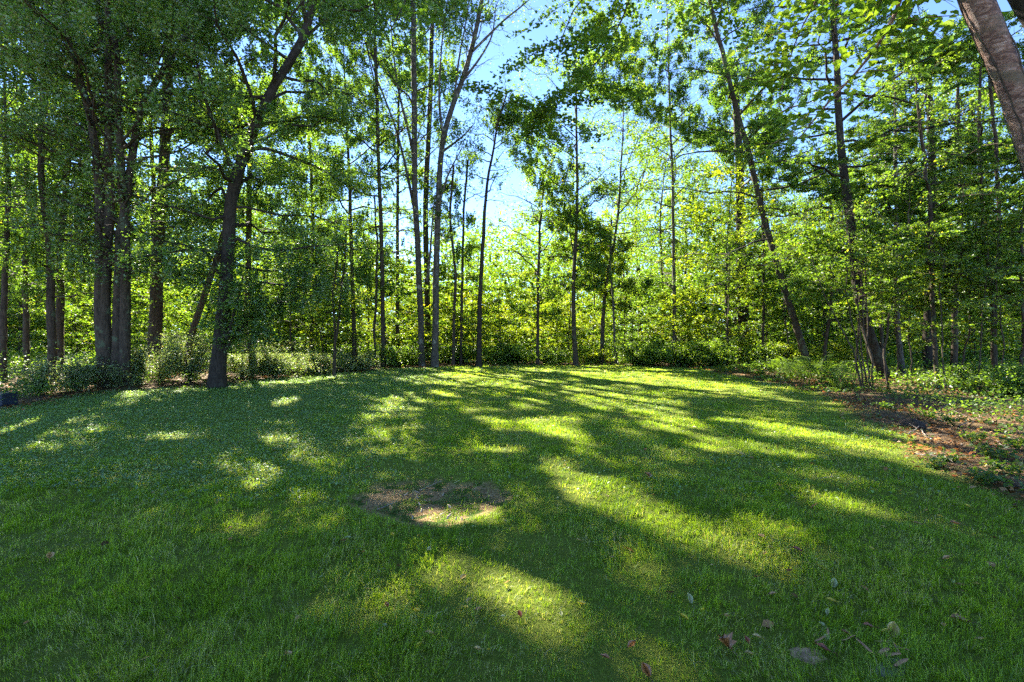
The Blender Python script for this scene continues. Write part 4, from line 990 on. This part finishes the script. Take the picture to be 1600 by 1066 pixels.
for a in [
 ('large curled reddish brown maple leaf in the grass left of the half buried stone', 1133, 1021, .125, *BR, .4, .25, 'maple', .55),
 ('pale green upright oval leaf right of the centre foreground', 1078, 949, .075, *PG, .3, .9),
 ('greyish green leaf standing on edge below the yellow leaf on the right', 1303, 927, .085, *PG, -.4, .8),
 ('bright yellow leaf lying above the half buried stone', 1300, 955, .07, *YE, 1.2, .2),
 ('amber yellow leaf above the greyish green upright leaf', 1285, 903, .08, *YE, .9, .3),
 ('dark red leaf in the shade right of the long sunlit streak', 1247, 874, .10, *RU, 1.1, .3),
 ('broad pale tan leaf standing among the wood chips at lower right', 1396, 1002, .12, *TA, -.6, .6),
 ('dark brown leaf cut by the bottom edge of the picture', 1010, 1062, .09, *BR, .2, .4),
 ('small orange leaf in the grass left of the centre foreground sun patch', 604, 951, .05, *RU, .5, .5),
 ('pinkish tan leaf alone in the grass on the far left', 77, 870, .095, *PK, .7, .3),
 ('pinkish brown leaf at the lower edge of the centre foreground sun patch', 671, 998, .07, *PK, 1.9, .4),
 ('small rust leaf below the bare soil patch, left of centre foreground', 812, 968, .055, *RU, .3, .4),
 ('pale leaf lying in the shade in the middle of the lawn', 905, 852, .065, *TA, 2.0, .4),
 ('large crumpled tan leaf in the upper right of the lawn', 1160, 714, .14, *TA, 1.7, .3),
 ('dry brown leaf on the shaded lawn right of the crumpled tan one', 1013, 748, .13, *BR, .8, .5),
 ('small yellow leaf in the dark grass near the right edge', 1512, 796, .07, *YE, .4, .3),
 ('orange yellow leaf left of the small yellow one near the right edge', 1470, 814, .07, *YE, 1.5, .2),
 ('brown leaf lying below the orange yellow one near the right edge', 1495, 826, .12, *BR, 1.4, .2),
 ('bright yellow leaf standing on the lawn far right of the leaning peeling trunk shadow', 1363, 871, .05, *YE, 1.0, .3),
 ('brown shred of leaf in the grass at the lower right corner', 1502, 986, .12, *BR, 1.3, .2),
 ('small rust leaf just right of the large curled maple leaf', 1168, 1016, .055, *RU, .2, .5),
 ('tan leaf scrap right of the small rust leaf beside the maple leaf', 1184, 1011, .06, *TA, 1.4, .3),
 ('curled orange brown leaf behind the wood chips at lower right', 1325, 1008, .08, *BR, 1.2, .4),
 ('dark rust leaf at the back of the wood chips at lower right', 1359, 996, .07, *RU, 1.3, .2),
 ('rust leaf overlapping the right side of the half buried stone', 1287, 1030, .09, *RU, 1.0, .3),
]: single_leaf(*a)
rng = np.random.default_rng(909)
for i in range(120):
    px = 100 + 1460 * rng.random() ** .6; py = 600 + 440 * rng.random() ** 1.3
    q = ground_at(px, py)
    if polydist(q[0], q[1], LAWN) < .1: continue
    c = [BR, TA, TA, PK, YE, PG][rng.integers(0, 6)]
    single_leaf('small dry leaf fallen on the lawn, lying by itself', px, py, rng.uniform(.035, .07), *c, rng.uniform(0, 6.28), rng.normal(0, .35), group='small dry leaves scattered over the lawn')

def rock(name, label, cat, p, sx, sy, sz, mat, seed, ncut=3, group=None, par=None):
    r_ = np.random.default_rng(seed)
    nu, nv = 28, 16
    u, v_ = np.meshgrid(np.arange(nu) / nu * 6.283, np.linspace(-1.57, 1.57, nv), indexing='ij')
    D = np.stack([np.cos(u) * np.cos(v_), np.sin(u) * np.cos(v_), np.sin(v_)], -1)
    rad = np.ones(u.shape)
    for _ in range(14):
        q = r_.normal(size=3); q /= np.linalg.norm(q); o_ = r_.uniform(.62, .95)
        rad = np.minimum(rad, o_ / np.maximum((D * q).sum(-1), .05))
    rad += .03 * np.sin(7 * D[..., 0] + 3) * np.sin(6 * D[..., 1] + 1) + r_.normal(0, .022, rad.shape) * np.cos(v_)
    V = D * rad[..., None] * [sx, sy, sz]
    i = np.arange(nu * nv).reshape(nu, nv); nx = np.roll(i, -1, 0)
    o = build(name, V.reshape(-1, 3), [np.stack([i[:, :-1], nx[:, :-1], nx[:, 1:], i[:, 1:]], -1).reshape(-1, 4)], mat, par, smooth=True)
    o.location = p; o.rotation_euler.z = r_.uniform(0, 3)
    if par is None: tag(o, label, cat, group)
    return o
p = ground_at(1262, 1030); rock('stone', 'half buried flat pinkish grey stone in the grass at lower right', 'stone', (p[0], p[1], p[2] - .008), .10, .065, .024, STONE, 4)
p = ground_at(1395, 1050); rock('stone', 'low greenish grey stone sunk in the soil in the lower right corner area', 'stone', (p[0], p[1], p[2] - .01), .13, .06, .028, plain_mat('mossy_stone', (.10, .12, .06), (.22, .20, .14), 15), 9)
p = ground_at(1424, 668); st = rock('stump', 'low dark weathered stump at the lawn edge by the rusty leaf litter', 'stump', (p[0], p[1], p[2] + .02), .24, .18, .15, DARKSTONE, 12)

# wood chips by the stone, each a split sliver
def chip(label, px, py, L_, w, yaw, mat=CHIP, group=None, name='wood_chip', cat='wood chip', z=.03, tilt=.1):
    r_ = np.random.default_rng(int(px * 13 + py)); p = ground_at(px, py)
    s = np.linspace(-.5, .5, 5)
    prof = np.array([.35, 1, .9, .8, .2]) * w
    V = []
    for k in range(5):
        zz = .012 * math.sin(3 * s[k]) + r_.normal(0, .001)
        V += [[s[k] * L_, -prof[k] / 2, zz], [s[k] * L_, prof[k] / 2, zz + .002], [s[k] * L_, prof[k] / 2 * .8, zz + w * .28], [s[k] * L_, -prof[k] / 2 * .7, zz + w * .22]]
    i = np.arange(20).reshape(5, 4); nx = np.roll(i, -1, 1)
    f = np.concatenate([np.stack([i[:-1], nx[:-1], nx[1:], i[1:]], -1).reshape(-1, 4), [i[0][::-1]], [i[-1]]])
    o = build(name, np.array(V), [f], mat); o.location = (p[0], p[1], p[2] + z + .012); o.rotation_euler = (r_.normal(0, .3), tilt, yaw)
    tag(o, label, cat, group)
for a in [('orange split chip standing almost upright right of the stone', 1353, 1030, .10, .016, 1.75), ('short orange chip lying level behind the upright chip', 1327, 1017, .08, .012, .02),
          ('thin chip leaning right of the upright chip', 1379, 1022, .05, .008, -.9), ('pair end chip, left one, near the right group', 1402, 1032, .06, .008, 1.3),
          ('pair end chip, right one, near the right group', 1409, 1033, .07, .008, -1.2), ('rusty wide chip on the mossy stone', 1383, 1038, .05, .022, .1),
          ('second rusty wide chip right of the first on the mossy stone', 1397, 1044, .06, .024, -.4), ('flat chip touching the top right of the half buried stone', 1283, 1018, .06, .012, .1),
          ('pale chip lying left of the upright chip', 1295, 1008, .04, .014, 1.2), ('curved chip at the right end of the chips near the bottom edge', 1410, 1056, .08, .02, .2)]:
    chip(*a)
rng = np.random.default_rng(33)
for i in range(16):
    px = rng.uniform(585, 750); py = rng.uniform(765, 822)
    chip('small pale chip on the bare soil patch in the lawn', px, py, rng.uniform(.02, .05), rng.uniform(.010, .018), rng.uniform(0, 3), mat=PALE, group='pale chips on the bare soil patch', z=.0)

# sticks on the litter
def stick(label, a, b, r0, seed, z=.04, group=None):
    r_ = np.random.default_rng(seed); A = ground_at(*a); B = ground_at(*b); A[2] += z; B[2] += z + r_.uniform(0, .05)
    l = np.linspace(A, B, 9); l[1:-1] += np.cumsum(r_.normal(0, .012, (7, 3)), axis=0) * np.linalg.norm(B - A)
    V, Fq = tubes(l[None], np.linspace(r0, r0 * .4, 9)[None], 6, rough=.1, rng=r_)
    q = l[5]; dq = (B - A) / np.linalg.norm(B - A); sd = np.array([-dq[1], dq[0], .25])
    l2 = np.linspace(q, q + (dq + sd) * np.linalg.norm(B - A) * .22, 4)
    V2, F2 = tubes(l2[None], np.linspace(r0 * .5, r0 * .2, 4)[None], 5)
    o = build('stick', np.concatenate([V, V2]), [np.concatenate([Fq, F2 + len(V)])], TWIG, smooth=True); tag(o, label, 'stick', group)
for i, (a, b, lab) in enumerate([((1418, 680), (1445, 672), 'short pale stick crossing the rusty litter below the stump'), ((1412, 665), (1424, 684), 'stick leaning down left of the crossing stick by the stump'),
    ((1440, 672), (1458, 690), 'stick running down right from the stump'), ((1432, 713), (1490, 730), 'long thin stick along the lawn edge below the rusty litter'),
    ((1498, 668), (1530, 652), 'stick slanting up through the weeds on the right'), ((1560, 690), (1580, 705), 'small pale stick by the right edge weeds'),
    ((1560, 640), (1600, 626), 'pale stick lying in the weeds at the right edge'), ((1470, 640), (1500, 628), 'thin stick among the weeds right of the light brown stem'),
    ((588, 797), (622, 789), 'thin dark twig on the left of the bare soil patch'), ((655, 768), (690, 759), 'thin twig at the back of the bare soil patch'),
    ((1170, 756), (1205, 760), 'thin grey twig in the shaded grass on the right'), ((1280, 752), (1312, 748), 'thin pale twig in the sunny strip of grass on the right')]):
    stick(lab, a, b, .008 if i < 8 else .004, 60 + i, z=.04 if i < 8 else .02)

# broad leaved woodland weeds beside the litter at the right edge
def weed(label, px, py, H, n_, seed, leaf='dark', sz=.07):
    r_ = np.random.default_rng(seed); p = ground_at(px, py); e = empty('woodland_plant', tuple(p)); tag(e, label, 'plant')
    az = r_.uniform(0, 6.283, n_); s = np.linspace(0, 1, 5)
    pts = np.zeros((n_, 5, 3)); L_ = H * r_.uniform(.6, 1.2, n_)
    pts[:, :, 0] = np.cos(az)[:, None] * L_[:, None] * s * .8; pts[:, :, 1] = np.sin(az)[:, None] * L_[:, None] * s * .8; pts[:, :, 2] = L_[:, None] * np.sin(s * 1.9) * .75
    V, Fq = tubes(pts, np.full((n_, 1), .003) * (1 - .6 * s), 4); build('stems', V, [Fq], LEAF[leaf], e, attr=np.full(len(V), .5), smooth=True)
    c = pts[:, 2:].reshape(-1, 3) ; c = np.concatenate([c, c + r_.normal(0, .035, c.shape), c + r_.normal(0, .04, c.shape)])
    lv, lf, kk = leaf_quads(c, r_, sz, up=.85, shape='broad'); build('foliage', lv, lf, LEAF[leaf], e, attr=np.repeat(r_.random(len(c)), kk))
for i, (px, py, H, n_, lab) in enumerate([(1555, 718, .22, 12, 'blue green leafy plant on the litter near the right edge'), (1480, 725, .12, 7, 'small round leaved plant at the litter edge, right of the long thin stick'),
    (1460, 733, .10, 6, 'small pale plant at the left of the round leaved one'), (1575, 745, .2, 10, 'dark leafy plant below the blue green one'), (1545, 760, .14, 8, 'low plant at the lawn edge near the right border'),
    (1520, 690, .2, 9, 'leafy weed behind the litter on the right'), (1590, 700, .22, 10, 'tall weed cut by the right edge of the picture'), (1490, 665, .22, 9, 'weed just right of the stump'),
    (1450, 655, .18, 9, 'low weed behind the stump'), (1385, 640, .16, 9, 'low weed left of the stump by the lawn edge')]):
    weed(lab, px, py, H, n_ * 2, 700 + i, 'mid', .045)

# dark utility box at the left edge
def box_bm(x0, x1, y0, y1, z0, z1, bev, taper=0):
    import bmesh
    bm = bmesh.new(); bmesh.ops.create_cube(bm, size=1)
    for v in bm.verts:
        t = taper if v.co.z > 0 else 0
        v.co = Vector(((x0 + x1) / 2 + v.co.x * (x1 - x0 - t), (y0 + y1) / 2 + v.co.y * (y1 - y0 - t), (z0 + z1) / 2 + v.co.z * (z1 - z0)))
    bmesh.ops.bevel(bm, geom=bm.edges[:], offset=bev, segments=3, affect='EDGES'); return bm
def bmobj(name, bm, mat, par):
    me = bpy.data.meshes.new(name); bm.to_mesh(me); bm.free(); me.materials.append(mat)
    o = bpy.data.objects.new(name, me); COL.objects.link(o); o.parent = par; return o
bxr = ground_at(17, 634); e = empty('utility_box', (bxr[0] - .56, bxr[1] + .2, bxr[2])); e.rotation_euler.z = .08
tag(e, 'low dark blue grey box half cut off by the left edge at the lawn border', 'utility box')
bmobj('body', box_bm(-.30, .30, -.2, .2, -.05, .27, .012), BOX, e); bmobj('lid', box_bm(-.315, .315, -.215, .215, .272, .325, .014, .03), BOX, e)
bmobj('latch', box_bm(-.03, .03, -.232, -.202, .20, .26, .004), BOX, e)
